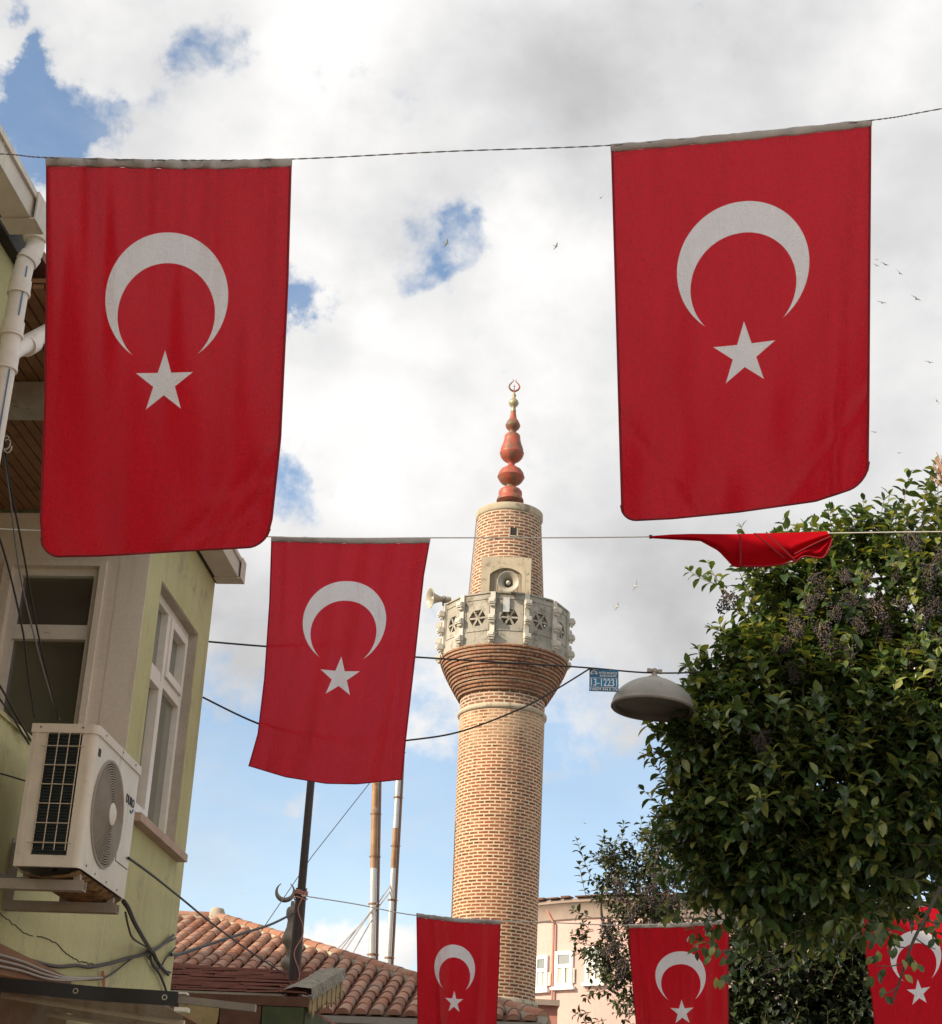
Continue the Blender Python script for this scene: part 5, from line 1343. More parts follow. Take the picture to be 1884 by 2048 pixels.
text_mesh('lettering', 'BAŞKANLIĞI', sh * 0.125, M['white'], q_(0.64, 0.715), ex, ey, sg, fit=sw * 0.56, thick=0.0003)
text_mesh('lettering', 'FABİM 444 0 176', sh * 0.165, M['white'], q_(0.5, 0.085), ex, ey, sg, fit=sw * 0.94, thick=0.0004)
mb = MB(); cxl = q_(0.155, 0.80); 
arc = [cxl + ex * 0.021 * cos(a) + ey * 0.021 * sin(a) for a in np.linspace(-0.3, pi + 0.3, 15)]
mb.tube(arc, 0.004, 6); mb.tube([cxl + ex * x + ey * y for x, y in ((-.016, -.008), (-.008, 0.004), (0, -0.004), (.009, .006), (.018, -.008))], 0.0025, 6)
mb.build('emblem', M['white'], sg)
mb = MB()
for fx in (0.1, 0.3, 0.7): mb.tube([q_(fx, 0.97), q_(fx, 1.05), q_(fx, 1.08) - ez * 0.01], 0.003, 6)
mb.tube([q_(0.02, 1.03), q_(0.2, 1.05)], 0.007, 8)
mb.build('tie', M['wire_cream'], sg)

# ------------------------------------------------------------------ flags
def interp(poly, t_):
    ds = [0.0]
    for i in range(1, len(poly)): ds.append(ds[-1] + math.hypot(poly[i][0] - poly[i - 1][0], poly[i][1] - poly[i - 1][1]))
    d = t_ * ds[-1]
    return (np.interp(d, ds, [p[0] for p in poly]), np.interp(d, ds, [p[1] for p in poly]))
def flag(label, left, right, bottom, top, Yt, Yb, print_args, width, length, hem=0.025, ripples=(), NU=64, NV=96, xtra=None, corner=(0.07, 0.07), hemcol='hem', Yskew=0.0):
    """left/right/top/bottom: outlines in photo points, given real distance Yt (top) to Yb (bottom)"""
    f = thing('hanging_flag', label, 'flag', D(*interp(top, 0.5), Yt), 'crescent and star flags hung over the street')
    def px(u, v):
        L_, R_ = interp(left, v), interp(right, v); T_, B_ = interp(top, u), interp(bottom, u)
        c00, c10, c01, c11 = top[0], top[-1], bottom[0], bottom[-1]
        return tuple((1 - u) * L_[i] + u * R_[i] + (1 - v) * T_[i] + v * B_[i]
                     - ((1 - u) * (1 - v) * c00[i] + u * (1 - v) * c10[i] + (1 - u) * v * c01[i] + u * v * c11[i]) for i in (0, 1))
    def pos(u, v):
        x, y = px(u, v); Y = Yt + (Yb - Yt) * v + Yskew * (u - 0.5)
        for (amp, ku, kv, ph, pw) in ripples: Y += 1.5 * amp * sin(ku * u + kv * v + ph) * (v ** pw if pw >= 0 else (1 - v) ** -pw)
        if xtra: Y += xtra(u, v)
        return D(x, y, Y)
    # cloth with rounded lower corners
    def vmax(u):
        a = 0.0
        cl, cr_ = corner
        wl = width / length
        if cl and u < cl: a = max(a, cl * wl * (1 - sqrt(max(0, 1 - ((cl - u) / cl) ** 2))))
        if cr_ and u > 1 - cr_: a = max(a, cr_ * wl * (1 - sqrt(max(0, 1 - ((u - 1 + cr_) / cr_) ** 2))))
        return 1 - a
    us = []
    for i in range(NU + 1):
        x = i / NU; us.append(x)
    us = sorted(set(us + [0.004, 0.012, 0.02, 0.988, 0.996, 0.98]))
    mb = MB(); vs = []; n = NV + 1; uvl = []
    for u in us:
        vm = vmax(u)
        for j in range(n):
            v = hem + (vm - hem) * j / NV
            vs.append(pos(u, v)); uvl.append((u - 0.5, v * length / width))
    fs = []; uvs = []
    for i in range(len(us) - 1):
        for j in range(NV):
            q = (i * n + j, i * n + j + 1, (i + 1) * n + j + 1, (i + 1) * n + j)
            fs.append(q); uvs.append(tuple(uvl[k] for k in q))
    mb.add(vs, fs, uvs)
    mb.build('cloth', mat_flag('flag print', **print_args), f, 180)
    # sleeve at the top round the line
    mb = MB(); vs = []; fs = []; K_ = 8; m_ = 48
    for i in range(m_ + 1):
        u = i / m_
        a = pos(u, 0.0); b = pos(u, hem + 0.001)
        d = b - a; hh = np.linalg.norm(d) / 2; c = (a + b) / 2; d = d / (2 * hh)
        fr = np.array([0, -1.0, 0]); fr -= d * np.dot(fr, d); fr /= np.linalg.norm(fr)
        wob = 1 + 0.10 * sin(u * 37) + 0.07 * sin(u * 91 + 1)
        for k in range(K_):
            an = 2 * pi * k / K_
            vs.append(c + d * hh * wob * cos(an) + fr * 0.008 * sin(an))
    for i in range(m_):
        for k in range(K_): fs.append((i * K_ + k, i * K_ + (k + 1) % K_, (i + 1) * K_ + (k + 1) % K_, (i + 1) * K_ + k))
    mb.add(vs, fs); mb.build('sleeve', M[hemcol], f, 180)
    # stitched side hems
    mb = MB()
    for u in (0.006, 0.994):
        pts = [pos(u, hem + (vmax(u) - hem) * j / 40) + np.array([0, -0.002, 0]) for j in range(41)]
        vs = []
        for p in pts: vs.append(p)
        mb.tube(pts, 0.0035, 5)
    pts = [pos(u, vmax(u) - 0.002) + np.array([0, -0.002, 0]) for u in us]
    mb.tube(pts, 0.0035, 5)
    mb.build('stitched_edge', M['flag_edge'], f, 180)
    return f
M['flag_edge'] = weathered('folded red hem', (0.17, 0.004, 0.008), (0.22, 0.006, 0.010), 30, 0.9, fine=200)

flag('big red flag with white crescent and star on the left, before the green house',
     [(90, 308), (90, 520), (86, 800), (78, 1020), (83, 1094)], [(573, 310), (566, 560), (552, 860), (535, 1020), (520, 1074)],
     [(83, 1094), (200, 1092), (350, 1083), (520, 1074)], [(90, 308), (220, 311), (330, 314), (450, 314), (573, 310)], 5.05, 4.86,
     dict(cy=.530, Ro=.253, ci=.5955, ri=.2012, sy=.852, rs=.124, cx=0.0, ky=1.075), 480, 778, 0.022,
     ripples=((0.014, 44, 2, 0, -2.0), (0.008, 71, -3, 1, -3.0), (0.024, 5, 3.2, 0.5, 0.3), (0.010, 15, 4, 2, 0.6), (0.006, 27, -7, 1, 0.3)), corner=(0.075, 0.075),
     xtra=lambda u, v: 0.030 * exp(-((u - 0.56 - 0.02 * v) / 0.014) ** 2) * max(0, 1 - 3 * v) - 0.05 * max(0, u - 0.93) * v + 0.018 * exp(-(((1 - u) + (1 - v) * 1.6 - 0.42) / 0.05) ** 2) + 0.012 * exp(-(((1 - u) + (1 - v) * 1.6 - 0.28) / 0.03) ** 2))
flag('big red flag with white crescent and star on the right, against the clouds',
     [(1198, 283), (1206, 560), (1214, 850), (1219, 1024)], [(1710, 234), (1708, 500), (1706, 800), (1704, 950)],
     [(1219, 1024), (1320, 1019), (1450, 1006), (1600, 985), (1704, 950)], [(1198, 283), (1450, 261), (1710, 234)], 5.05, 4.88,
     dict(cy=.521, Ro=.2575, ci=.590, ri=.2065, sy=.851, rs=.127, cx=0.0), 505, 735, 0.020,
     ripples=((0.018, 6, 2.5, 1.0, 0.3), (0.0045, 33, 1, 0, 0.3), (0.010, 17, -6, 2, 1.0), (0.004, 52, 3, 0, -1.5), (0.005, 24, 16, 1.2, 1.5)), corner=(0.06, 0.085),
     xtra=lambda u, v: 0.02 * exp(-((u - 0.93 + 0.09 * v) / 0.018) ** 2) + 0.014 * exp(-((u + (1 - v) * 1.0 - 0.30) / 0.02) ** 2) * (v > 0.6) + 0.016 * exp(-(((1 - u) + (1 - v) * 1.4 - 0.35) / 0.04) ** 2) * (v > 0.5))
flag('medium red flag with white crescent and star hanging between the two big flags',
     [(532, 1052), (528, 1180), (518, 1330), (505, 1440), (487, 1503)], [(845, 1055), (832, 1130), (815, 1290), (797, 1450), (789, 1530)],
     [(487, 1503), (560, 1525), (640, 1538), (700, 1539), (789, 1530)], [(532, 1052), (690, 1056), (845, 1055)], 10.55, 10.4,
     dict(cy=.5546, Ro=.274, ci=.6253, ri=.2175, sy=.910, rs=.138, cx=0.006, ky=.954), 312, 478, 0.022,
     ripples=((0.035, 5, 3, 0.4, 0.4), (0.016, 13, 5, 1, 0.7), (0.006, 37, 4, 0, 0.0)), corner=(0, 0),
     xtra=lambda u, v: -0.35 * max(0, 0.35 - u) * v ** 2 + 0.02 * exp(-((u - 0.06 - 0.05 * v) / 0.02) ** 2) + 0.025 * exp(-((u - 0.93 + 0.02 * v) / 0.025) ** 2) * v)
M['knot'] = M['black']
ff = lambda x, y: ((820 + x / 3.186) / K, (1720 + y / 3.186) / K)
gg = lambda x, y: ((1220 + x / 2.783) / K, (1720 + y / 2.783) / K)
flag('lower red flag with crescent and star partly before the minaret base',
     [ff(40, 338), ff(45, 700), ff(48, 1120), ff(50, 1240)], [ff(578, 386), ff(572, 600), ff(556, 950), ff(545, 1250)],
     [ff(50, 1240), ff(300, 1262), ff(545, 1250)], [ff(40, 338), ff(300, 370), ff(578, 386)], 16.3, 16.1,
     dict(cy=.5186, Ro=.2477, ci=.5915, ri=.192, sy=.851, rs=.116, cx=-0.04, ky=1.187), 538, 900, 0.030,
     ripples=((0.03, 9, 1.5, 0, 0.3), (0.015, 26, 0, 0.5, -1.0), (0.02, 15, 2, 2.2, 0.5)), corner=(0, 0), NU=96,
     xtra=lambda u, v: 0.10 * exp(-((u - 0.20 - 0.13 * v) / 0.035) ** 2) * (0.3 + v) - 0.06 * exp(-((u - 0.84) / 0.05) ** 2) * v, Yskew=0.25)
flag('lower red flag with crescent and star, partly covered by twigs, middle of the lower row',
     [gg(103, 358), gg(115, 600), gg(145, 930), gg(160, 1180)], [gg(665, 332), gg(660, 600), gg(662, 930), gg(664, 1200)],
     [gg(160, 1180), gg(400, 1225), gg(664, 1200)], [gg(103, 358), gg(400, 352), gg(665, 332)], Y3, Y3 - 0.15,
     dict(cy=.5305, Ro=.2585, ci=.600, ri=.2038, sy=.8655, rs=.128, cx=0.006), 560, 850, 0.026,
     ripples=((0.02, 11, 1, 1, 0.2), (0.02, 30, 2, 0.5, -1.2)), corner=(0, 0), NU=96, hemcol='stone_w',
     xtra=lambda u, v: 0.05 * exp(-((u - 0.10 - 0.05 * v) / 0.03) ** 2) + 0.04 * exp(-((u - 0.5 + 0.04 * v) / 0.03) ** 2) * (1 - v))
flag('lower red flag with crescent and star at the far right behind a bare twig',
     [gg(1385, 290), gg(1415, 480), gg(1455, 760), gg(1490, 1120)], [gg(1945, 205), gg(1960, 500), gg(1970, 800), gg(1975, 1090)],
     [gg(1490, 1120), gg(1720, 1130), gg(1975, 1090)], [gg(1385, 290), gg(1660, 252), gg(1945, 205)], Y3, Y3 - 0.2,
     dict(cy=.5167, Ro=.265, ci=.586, ri=.211, sy=.859, rs=.1326, cx=0.015), 560, 860, 0.026,
     ripples=((0.015, 7, 1, 1, 0.2),), corner=(0, 0), hemcol='stone_w')

# rolled flag on the second line
rf = thing('rolled_flag', 'red flag twisted and rolled up around the line beside the tree', 'flag', D(1460, 1080, Y2))
tf = lambda x, y: (1284 + x / 3.08, 900 + y / 3.08)
def sheet(mb, top, bot, dY, nu=28, nvv=10, bulge=0.05, fold=0.0):
    vs = []; fs = []
    for i in range(nu + 1):
        t_, b_ = interp(top, i / nu), interp(bot, i / nu)
        for j in range(nvv + 1):
            v = j / nvv; x = t_[0] + (b_[0] - t_[0]) * v; y = t_[1] + (b_[1] - t_[1]) * v
            Yc = Y2 + dY - 1.7 * bulge * sin(pi * v) + fold * sin(v * 9 + i * 0.25)
            vs.append(P(*tf(x, y), Yc))
    for i in range(nu):
        for j in range(nvv): fs.append((i * (nvv + 1) + j, i * (nvv + 1) + j + 1, (i + 1) * (nvv + 1) + j + 1, (i + 1) * (nvv + 1) + j))
    mb.add(vs, fs)
mb = MB()
T0 = [(50, 528), (300, 516), (600, 518), (720, 514), (1000, 505), (1145, 500), (1150, 502)]
mb2 = []
sheet(mb, [(50, 530), (180, 520), (300, 516), (600, 518)], [(50, 542), (200, 552), (360, 560), (470, 620), (530, 680), (565, 722), (590, 715), (606, 690)], 0.0, bulge=0.05)
sheet(mb, [(50, 530), (180, 520), (300, 516), (600, 518), (800, 516)], [(50, 544), (360, 562), (470, 622), (565, 724), (780, 712)], 0.10, bulge=-0.05)
sheet(mb, [(597, 517), (690, 515), (760, 514), (1000, 506), (1140, 500)], [(604, 716), (620, 722), (780, 720), (900, 690), (950, 640), (1160, 540)], -0.045, bulge=0.07, fold=0.014)
sheet(mb, [(940, 640), (1050, 580), (1165, 530)], [(935, 690), (1000, 655), (1110, 664), (1150, 610), (1172, 552)], -0.06, bulge=0.05, fold=0.012)
sheet(mb, [(690, 512), (760, 512)], [(880, 672), (952, 690)], -0.135, nu=8, nvv=20, bulge=0.03)
sheet(mb, [(755, 512), (800, 512)], [(935, 655), (985, 655)], -0.115, nu=8, nvv=20, bulge=0.03)
sheet(mb, [(800, 516), (1145, 502), (1150, 510)], [(780, 714), (1000, 650), (1170, 545)], 0.10, bulge=-0.05)
mb.build('cloth', mat_flag('plain red cloth', cy=9, ci=9, sy=9, red=(0.50, 0.008, 0.016), trans=0.0), rf, 180)
mb = MB()
for pl in ([(604, 518), (606, 600), (608, 716)], [(690, 512), (780, 585), (880, 672)], [(762, 512), (850, 590), (952, 690)], [(940, 642), (1050, 584), (1165, 532)], [(608, 718), (780, 716), (935, 690), (1000, 655), (1110, 664), (1150, 610), (1172, 552)]):
    mb.tube(smooth_path([P(*tf(x, y), Y2 - 0.20) for x, y in pl], 6), 0.006, 5)
mb.build('stitched_edge', M['flag_edge'], rf, 180)
mb = MB(); mb.tube([P(*tf(45, 535), Y2), P(*tf(62, 534), Y2)], 0.014, 8); mb.build('knot', M['black'], rf)

# ------------------------------------------------------------------ trees
def leaf_shape(L, W, curl, fold):
    """stations along the leaf: centre, left, right"""
    st = []
    for f, wf in ((0.0, 0.06), (0.28, 0.82), (0.55, 1.0), (0.8, 0.62), (1.0, 0.0)):
        ang = curl * f
        x = L * (sin(ang) / curl if curl > 1e-3 else f); z = -L * ((1 - cos(ang)) / curl if curl > 1e-3 else 0)
        st.append((x, z, W * wf * 0.5))
    return st
class Leaves:
    def __init__(s): s.v = []; s.f = []; s.n = 0
    def add(s, p, d, up, L, W, curl, fold):
        d = d / (np.linalg.norm(d) + 1e-9); sd_ = np.cross(d, up); ln = np.linalg.norm(sd_)
        if ln < 1e-4: sd_ = np.array([1.0, 0, 0]); ln = 1
        sd_ = sd_ / ln; u = np.cross(sd_, d)
        st = leaf_shape(L, W, curl, fold)
        o = s.n
        for i, (x, z, w_) in enumerate(st):
            c = p + d * x + u * z
            if i == len(st) - 1: s.v.append(c); s.n += 1
            else:
                e_ = u * (w_ * fold)
                s.v.append(c + sd_ * w_ + e_); s.v.append(c); s.v.append(c - sd_ * w_ + e_); s.n += 3
        for i in range(3):
            a = o + 3 * i
            s.f += [(a, a + 1, a + 4, a + 3), (a + 1, a + 2, a + 5, a + 4)]
        a = o + 9
        s.f += [(a, a + 1, a + 3), (a + 1, a + 2, a + 3)]
    def build(s, name, mat, parent):
        me = bpy.data.meshes.new(name)
        me.from_pydata((np.array(s.v) - np.array(parent.location)).tolist(), [], s.f)
        me.materials.append(mat); me.polygons.foreach_set('use_smooth', [True] * len(me.polygons)); me.update()
        o = bpy.data.objects.new(name, me); COL.objects.link(o); o.parent = parent; return o
nr = np.random.RandomState(5)
def shoot(lv, tw, p, d, n_pairs, L, spacing, rt=0.004, droop=0.6, wr=0.5):
    d = d / np.linalg.norm(d); pts = [p.copy()]; q = p.copy(); az = nr.rand() * pi
    bend = nr.randn(3) * 0.10
    for i in range(n_pairs):
        q = q + d * spacing * (0.8 + 0.4 * nr.rand()); d = d + bend * 0.3 + np.array([0, 0, 0.05]); d /= np.linalg.norm(d)
        pts.append(q.copy()); az += pi / 2 + nr.randn() * 0.3
        a_ = np.cross(d, [0.1, 0.2, 1.0]); a_ /= np.linalg.norm(a_) + 1e-9; b_ = np.cross(d, a_)
        sz = L * (0.55 + 0.45 * sin(pi * (0.25 + 0.6 * i / max(1, n_pairs - 1)))) * (0.8 + 0.35 * nr.rand())
        for sg_ in (1, -1):
            if nr.rand() < 0.08: continue
            o_ = (a_ * cos(az) + b_ * sin(az)) * sg_
            ld = o_ * 0.85 + d * 0.55 + np.array([0, 0, 0.1 - 0.25 * nr.rand()]) + nr.randn(3) * 0.12
            up = np.array([0, 0, 1.0]) + d * 0.4 + nr.randn(3) * 0.25
            lv.add(q + o_ * rt, ld, up, sz, sz * wr, droop * (0.6 + nr.rand()), 0.35)
    for k in range(2):
        lv.add(q, d + nr.randn(3) * 0.3, np.array([0, 0, 1.0]) + nr.randn(3) * 0.3, L * 0.6, L * 0.22, droop * 0.6, 0.4)
    tw.tube(pts, [rt * (1 - 0.5 * i / len(pts)) for i in range(len(pts))], 4, caps=False)

def ell(px_, py_, Y, rx, ry, rd, den=1.0):
    """ellipsoid crown lobe: centre from photo point at distance Y, radii in metres"""
    return (D(px_, py_, Y), np.array([rx, rd, ry]), den)
def sample_lobe(lobes, wts, shell):
    k = nr.choice(len(lobes), p=wts); c, r = lobes[k][:2]
    v = nr.randn(3); v /= np.linalg.norm(v)
    f = shell + (1 - shell) * nr.rand() ** 0.5
    return c + v * r * f, v / r / np.linalg.norm(v / r), f
FORK = 0.82
def tree(name, label, trunk, lobes, n_shoots, leafmat, L, pairs, spacing, group=None, shell=0.45, rt=0.004, limbs=7, wr=0.5, cat='tree', front_bias=0.0, trunk_r=0.12):
    t_ = thing(name, label, cat, (float(trunk[0]), float(trunk[1]), 0), group)
    vol = np.array([r[0] * r[1] * r[2] for c, r, _d in lobes]) ** 0.72 * np.array([_d for c, r, _d in lobes]); wts = vol / vol.sum()
    lv, tw = Leaves(), MB()
    cnt = 0
    while cnt < n_shoots:
        p, nrm, f = sample_lobe(lobes, wts, shell)
        d = nrm * 0.8 + np.array([0, 0, 0.55]) + nr.randn(3) * 0.35
        if p[2] < 0.5: continue
        if front_bias and nrm[1] > 0.3 and nr.rand() < front_bias: continue
        shoot(lv, tw, p - nrm * 0.12, d, pairs + nr.randint(-1, 2), L, spacing, rt, wr=wr); cnt += 1
    lv.build('foliage', leafmat, t_)
    # trunk and limbs
    cen = sum((c * w_ for (c, r, _d), w_ in zip(lobes, wts)))
    base_ = np.array([trunk[0], trunk[1], -0.1])
    fork = np.array([trunk[0] * 0.7 + cen[0] * 0.3, trunk[1] * 0.7 + cen[1] * 0.3, max(0.9, cen[2] * FORK)])
    mb = MB(); mb.tube(smooth_path([base_, (base_ + fork) / 2 + np.array([0.04, 0.02, 0]), fork], 6), [trunk_r * (1.25 - 0.45 * i / 12) for i in range(13)], 10)
    mb.build('trunk', M['bark'], t_, 60)
    mb = MB()
    for i in range(limbs):
        p, nrm, f = sample_lobe(lobes, wts, 0.3)
        midp = (fork + p) / 2 + nr.randn(3) * 0.15 + np.array([0, 0, 0.15])
        path = smooth_path([fork - np.array([0, 0, 0.05]), midp, p], 7)
        r0_ = trunk_r * 0.5 * (0.6 + 0.5 * nr.rand())
        mb.tube(path, [r0_ * (1 - 0.8 * j / (len(path) - 1)) for j in range(len(path))], 7)
        for k in range(5):
            pp = path[nr.randint(5, len(path))]; q, n2_, f2_ = sample_lobe(lobes, wts, 0.7)
            q = pp + (q - pp) * min(1.0, 0.8 / (np.linalg.norm(q - pp) + 1e-6))
            mb.tube(smooth_path([pp, (pp + q) / 2 + nr.randn(3) * 0.06, q], 4), [r0_ * 0.22 * (1 - 0.7 * j / 8) for j in range(9)], 5)
    mb.build('branches', M['bark'], t_, 60)
    tw.build('twigs', M['twig'], t_)
    return t_, lv
T1Y = 12.4
L1obes = [ell(1620, 1530, T1Y, 1.20, 1.15, 0.95), ell(1840, 1470, T1Y + 0.1, 1.2, 1.02, 1.1), ell(1760, 1250, T1Y + 0.1, 0.95, 0.74, 0.75, 0.75), ell(1560, 1200, T1Y, 0.50, 0.48, 0.45, 0.62),
          ell(1850, 1090, T1Y + 0.2, 0.42, 0.50, 0.4, 0.5), ell(1450, 1480, T1Y, 0.62, 0.55, 0.55), ell(1440, 1640, T1Y, 0.55, 0.50, 0.5), ell(1520, 1330, T1Y, 0.42, 0.40, 0.4), ell(1560, 1740, T1Y, 0.80, 0.42, 0.55), ell(1690, 1095, T1Y, 0.55, 0.28, 0.35, 0.5)]
privet, lv1 = tree('privet_tree', 'large glossy privet tree with dark berry clusters on the right', D(2330, 1700, T1Y + 0.9), L1obes, 2700, M['leaf'], 0.136, 6, 0.047, shell=0.30, rt=0.0035, limbs=12, front_bias=0.5)
# separate leader shoots that break the outline
lvx, twx = Leaves(), MB()
def leader(x, y, x2, y2, n=8, Y=T1Y - 0.2, L=0.112, rt=0.004, k=1):
    a, b = D(x, y, Y + nr.randn() * 0.15), D(x2, y2, Y + nr.randn() * 0.15)
    ln = np.linalg.norm(b - a)
    for _ in range(k): tw_ = MB(); shoot(lvx, tw_, a, (b - a) / ln, n, L, ln / n, rt); tw_.build('leader_twig', M['twig'], privet)
for (x, y, x2, y2, n) in ((1430, 1150, 1345, 1140, 7), (1430, 1170, 1385, 1110, 5), (1460, 1250, 1395, 1235, 5), (1470, 1390, 1455, 1240, 11), (1500, 1120, 1460, 1040, 6), (1560, 1100, 1540, 1010, 7), (1640, 1080, 1625, 1000, 7),
                          (1700, 1060, 1690, 990, 6), (1775, 1020, 1765, 925, 9), (1810, 1030, 1808, 930, 8), (1840, 1000, 1842, 905, 8), (1870, 980, 1875, 900, 7), (1420, 1440, 1365, 1370, 7), (1400, 1420, 1350, 1395, 6), (1350, 1500, 1280, 1480, 6), (1330, 1560, 1262, 1490, 7),
                          (1320, 1590, 1255, 1560, 6), (1330, 1650, 1270, 1630, 6), (1350, 1470, 1300, 1440, 6), (1340, 1700, 1290, 1720, 6), (1480, 1200, 1440, 1090, 7), (1600, 1120, 1590, 1030, 6), (1740, 1040, 1735, 985, 6), (1400, 1350, 1370, 1340, 4), (1440, 1300, 1410, 1260, 5),
                          (1470, 1100, 1430, 1075, 5), (1330, 1800, 1300, 1790, 5), (1450, 1820, 1500, 1900, 6), (1560, 1830, 1560, 1900, 5), (1660, 1840, 1650, 1900, 5), (1400, 1830, 1370, 1880, 5), (1800, 1760, 1830, 1850, 6)):
    leader(x, y, x2, y2, n)
# bare twigs with sparse leaves hanging before the lower flags
lvx.build('leader_foliage', M['leaf'], privet)
mb = MB(); lv3 = Leaves()
tw1 = smooth_path([D(1845, 1740, 11.4), D(1815, 1800, 11.4), D(1790, 1850, 11.4), D(1770, 1910, 11.4), D(1752, 1962, 11.4)], 5)
mb.tube(tw1, [0.014 - 0.008 * i / len(tw1) for i in range(len(tw1))], 6); mb.build('hanging_twig', M['bark'], privet)
for (x, y, x2, y2) in ((1812, 1805, 1850, 1810), (1795, 1840, 1835, 1862), (1775, 1890, 1720, 1895), (1785, 1860, 1750, 1850), (1762, 1935, 1735, 1950), (1808, 1815, 1770, 1800), (1490, 1875, 1420, 1915), (1560, 1880, 1490, 1915), (1480, 1850, 1405, 1870)):
    mb = MB(); mb.tube([D(x, y, 11.4), D((x + x2) / 2, (y + y2) / 2 + 3, 11.35), D(x2, y2, 11.3)], [0.005, 0.004, 0.003], 5); mb.build('hanging_twig', M['bark'], privet)
for (x, y, n) in ((1795, 1892, 4), (1772, 1884, 2), (1745, 1850, 3), (1845, 1815, 5), (1735, 1950, 2), (1712, 1840, 4), (1722, 1866, 3), (1420, 1912, 5), (1408, 1866, 5), (1440, 1890, 4), (1450, 1850, 5), (1715, 1905, 4)):
    for _ in range(n):
        p = D(x + nr.randn() * 9, y + nr.randn() * 9, 11.35); lv3.add(p, np.array([nr.randn() * 0.6, -0.4 * nr.rand(), -0.7 - 0.4 * nr.rand()]), np.array([nr.randn() * 0.4, -1, 0.4]), 0.075, 0.045, 0.6, 0.35)
lv3.build('hanging_leaves', M['leaf'], privet)
# berry clusters: four shapes, copied
def ico():
    f_ = (1 + sqrt(5)) / 2
    v = [(-1, f_, 0), (1, f_, 0), (-1, -f_, 0), (1, -f_, 0), (0, -1, f_), (0, 1, f_), (0, -1, -f_), (0, 1, -f_), (f_, 0, -1), (f_, 0, 1), (-f_, 0, -1), (-f_, 0, 1)]
    v = np.array(v) / sqrt(1 + f_ * f_)
    fc = [(0, 11, 5), (0, 5, 1), (0, 1, 7), (0, 7, 10), (0, 10, 11), (1, 5, 9), (5, 11, 4), (11, 10, 2), (10, 7, 6), (7, 1, 8), (3, 9, 4), (3, 4, 2), (3, 2, 6), (3, 6, 8), (3, 8, 9), (4, 9, 5), (2, 4, 11), (6, 2, 10), (8, 6, 7), (9, 8, 1)]
    return v, fc
IV, IF = ico()
protos = []
for k in range(4):
    mb = MB(); mb.cur = 0
    for i in range(150):
        h = nr.rand(); r = 0.085 * (1 - 0.55 * h) * sqrt(nr.rand()); a = nr.rand() * 2 * pi
        c = np.array([r * cos(a), r * sin(a), 0.19 * (0.5 - h)]); rr_ = 0.0065 + 0.002 * nr.rand()
        mb.add(IV * rr_ + c, IF)
    mb.cur = 1
    for i in range(9):
        a = nr.rand() * 2 * pi; mb.tube([np.array([0, 0, 0.10]), np.array([0.04 * cos(a), 0.04 * sin(a), 0.04 - 0.1 * nr.rand()])], 0.0025, 4)
    protos.append(mb)
first = []
bc = [(1428, 1180), (1540, 1270), (1605, 1150), (1655, 1132), (1700, 1140), (1765, 1122), (1822, 1132), (1838, 1185), (1640, 1205), (1615, 1240), (1690, 1230), (1745, 1245), (1835, 1270), (1660, 1300), (1755, 1330), (1560, 1320), (1490, 1460), (1720, 1400), (1835, 1400), (1845, 1095), (1800, 1060), (1585, 1180), (1770, 1180), (1810, 1215), (1670, 1180), (1725, 1200), (1835, 1330), (1790, 1290), (1630, 1270), (1560, 1230), (1700, 1340)]
meshes = []
for i, (x, y) in enumerate(bc):
    Yf = T1Y - 0.50 - 0.25 * nr.rand()
    p = D(x + nr.randn() * 4, y + nr.randn() * 4, Yf)
    if i < 4:
        o = protos[i].build('berry_cluster', [M['berry'], M['twig']], privet, 60, None); 
        o.data.transform(Matrix.Translation(Vector([float(c) for c in privet.location]))); meshes.append(o.data)
    else:
        o = bpy.data.objects.new('berry_cluster', meshes[i % 4]); COL.objects.link(o); o.parent = privet
    o.location = [float(a - b) for a, b in zip(p, privet.location)]
    o.rotation_euler = (nr.randn() * 0.4, nr.randn() * 0.4, nr.rand() * 6); sc_l = 0.7 + 0.5 * nr.rand(); o.scale = (sc_l,) * 3
# dry panicle at the far right top
mb = MB()
for i in range(60):
    a = nr.rand() * 2 * pi; b0_ = D(1850, 935, T1Y - 0.3); h = nr.rand()
    mb.tube([b0_ + np.array([0, 0, -0.1 + 0.2 * h]), b0_ + np.array([0.11 * (1 - h * 0.7) * cos(a), 0.11 * (1 - h * 0.7) * sin(a), 0.0 + 0.22 * h])], 0.003, 4)
mb.build('dry_panicle', M['panicle'], privet)

T2Y = 18.5
L2obes = [ell(1250, 1760, T2Y, 0.50, 0.55, 0.5), ell(1200, 1700, T2Y, 0.26, 0.30, 0.3), ell(1310, 1680, T2Y, 0.42, 0.42, 0.45), ell(1195, 1900, T2Y, 0.30, 0.50, 0.35), ell(1270, 1930, T2Y, 0.45, 0.65, 0.5), ell(1320, 1820, T2Y, 0.55, 0.6, 0.5), ell(1150, 1850, T2Y, 0.18, 0.2, 0.2)]
far_tree, lv2 = tree('privet_tree', 'smaller dusky berry tree before the pink building', D(1290, 1980, T2Y), L2obes, 560, M['leaf_far'], 0.085, 4, 0.045, shell=0.25, rt=0.004, limbs=8, trunk_r=0.08)
lvx, twx = Leaves(), MB()
for (x, y, x2, y2, n) in ((1160, 1720, 1128, 1655, 7), (1180, 1690, 1178, 1630, 6), (1215, 1670, 1228, 1620, 5), (1250, 1660, 1262, 1605, 5), (1150, 1760, 1135, 1700, 5), (1160, 1800, 1125, 1790, 5), (1160, 1880, 1128, 1870, 5), (1170, 1940, 1150, 1960, 5), (1160, 1985, 1130, 1995, 6), (1190, 2000, 1150, 2012, 6)):
    a, b = D(x, y, T2Y), D(x2, y2, T2Y); ln = np.linalg.norm(b - a); twx = MB(); shoot(lvx, twx, a, (b - a) / ln, n, 0.10, ln / n, 0.005); twx.build('leader_twig', M['twig'], far_tree)
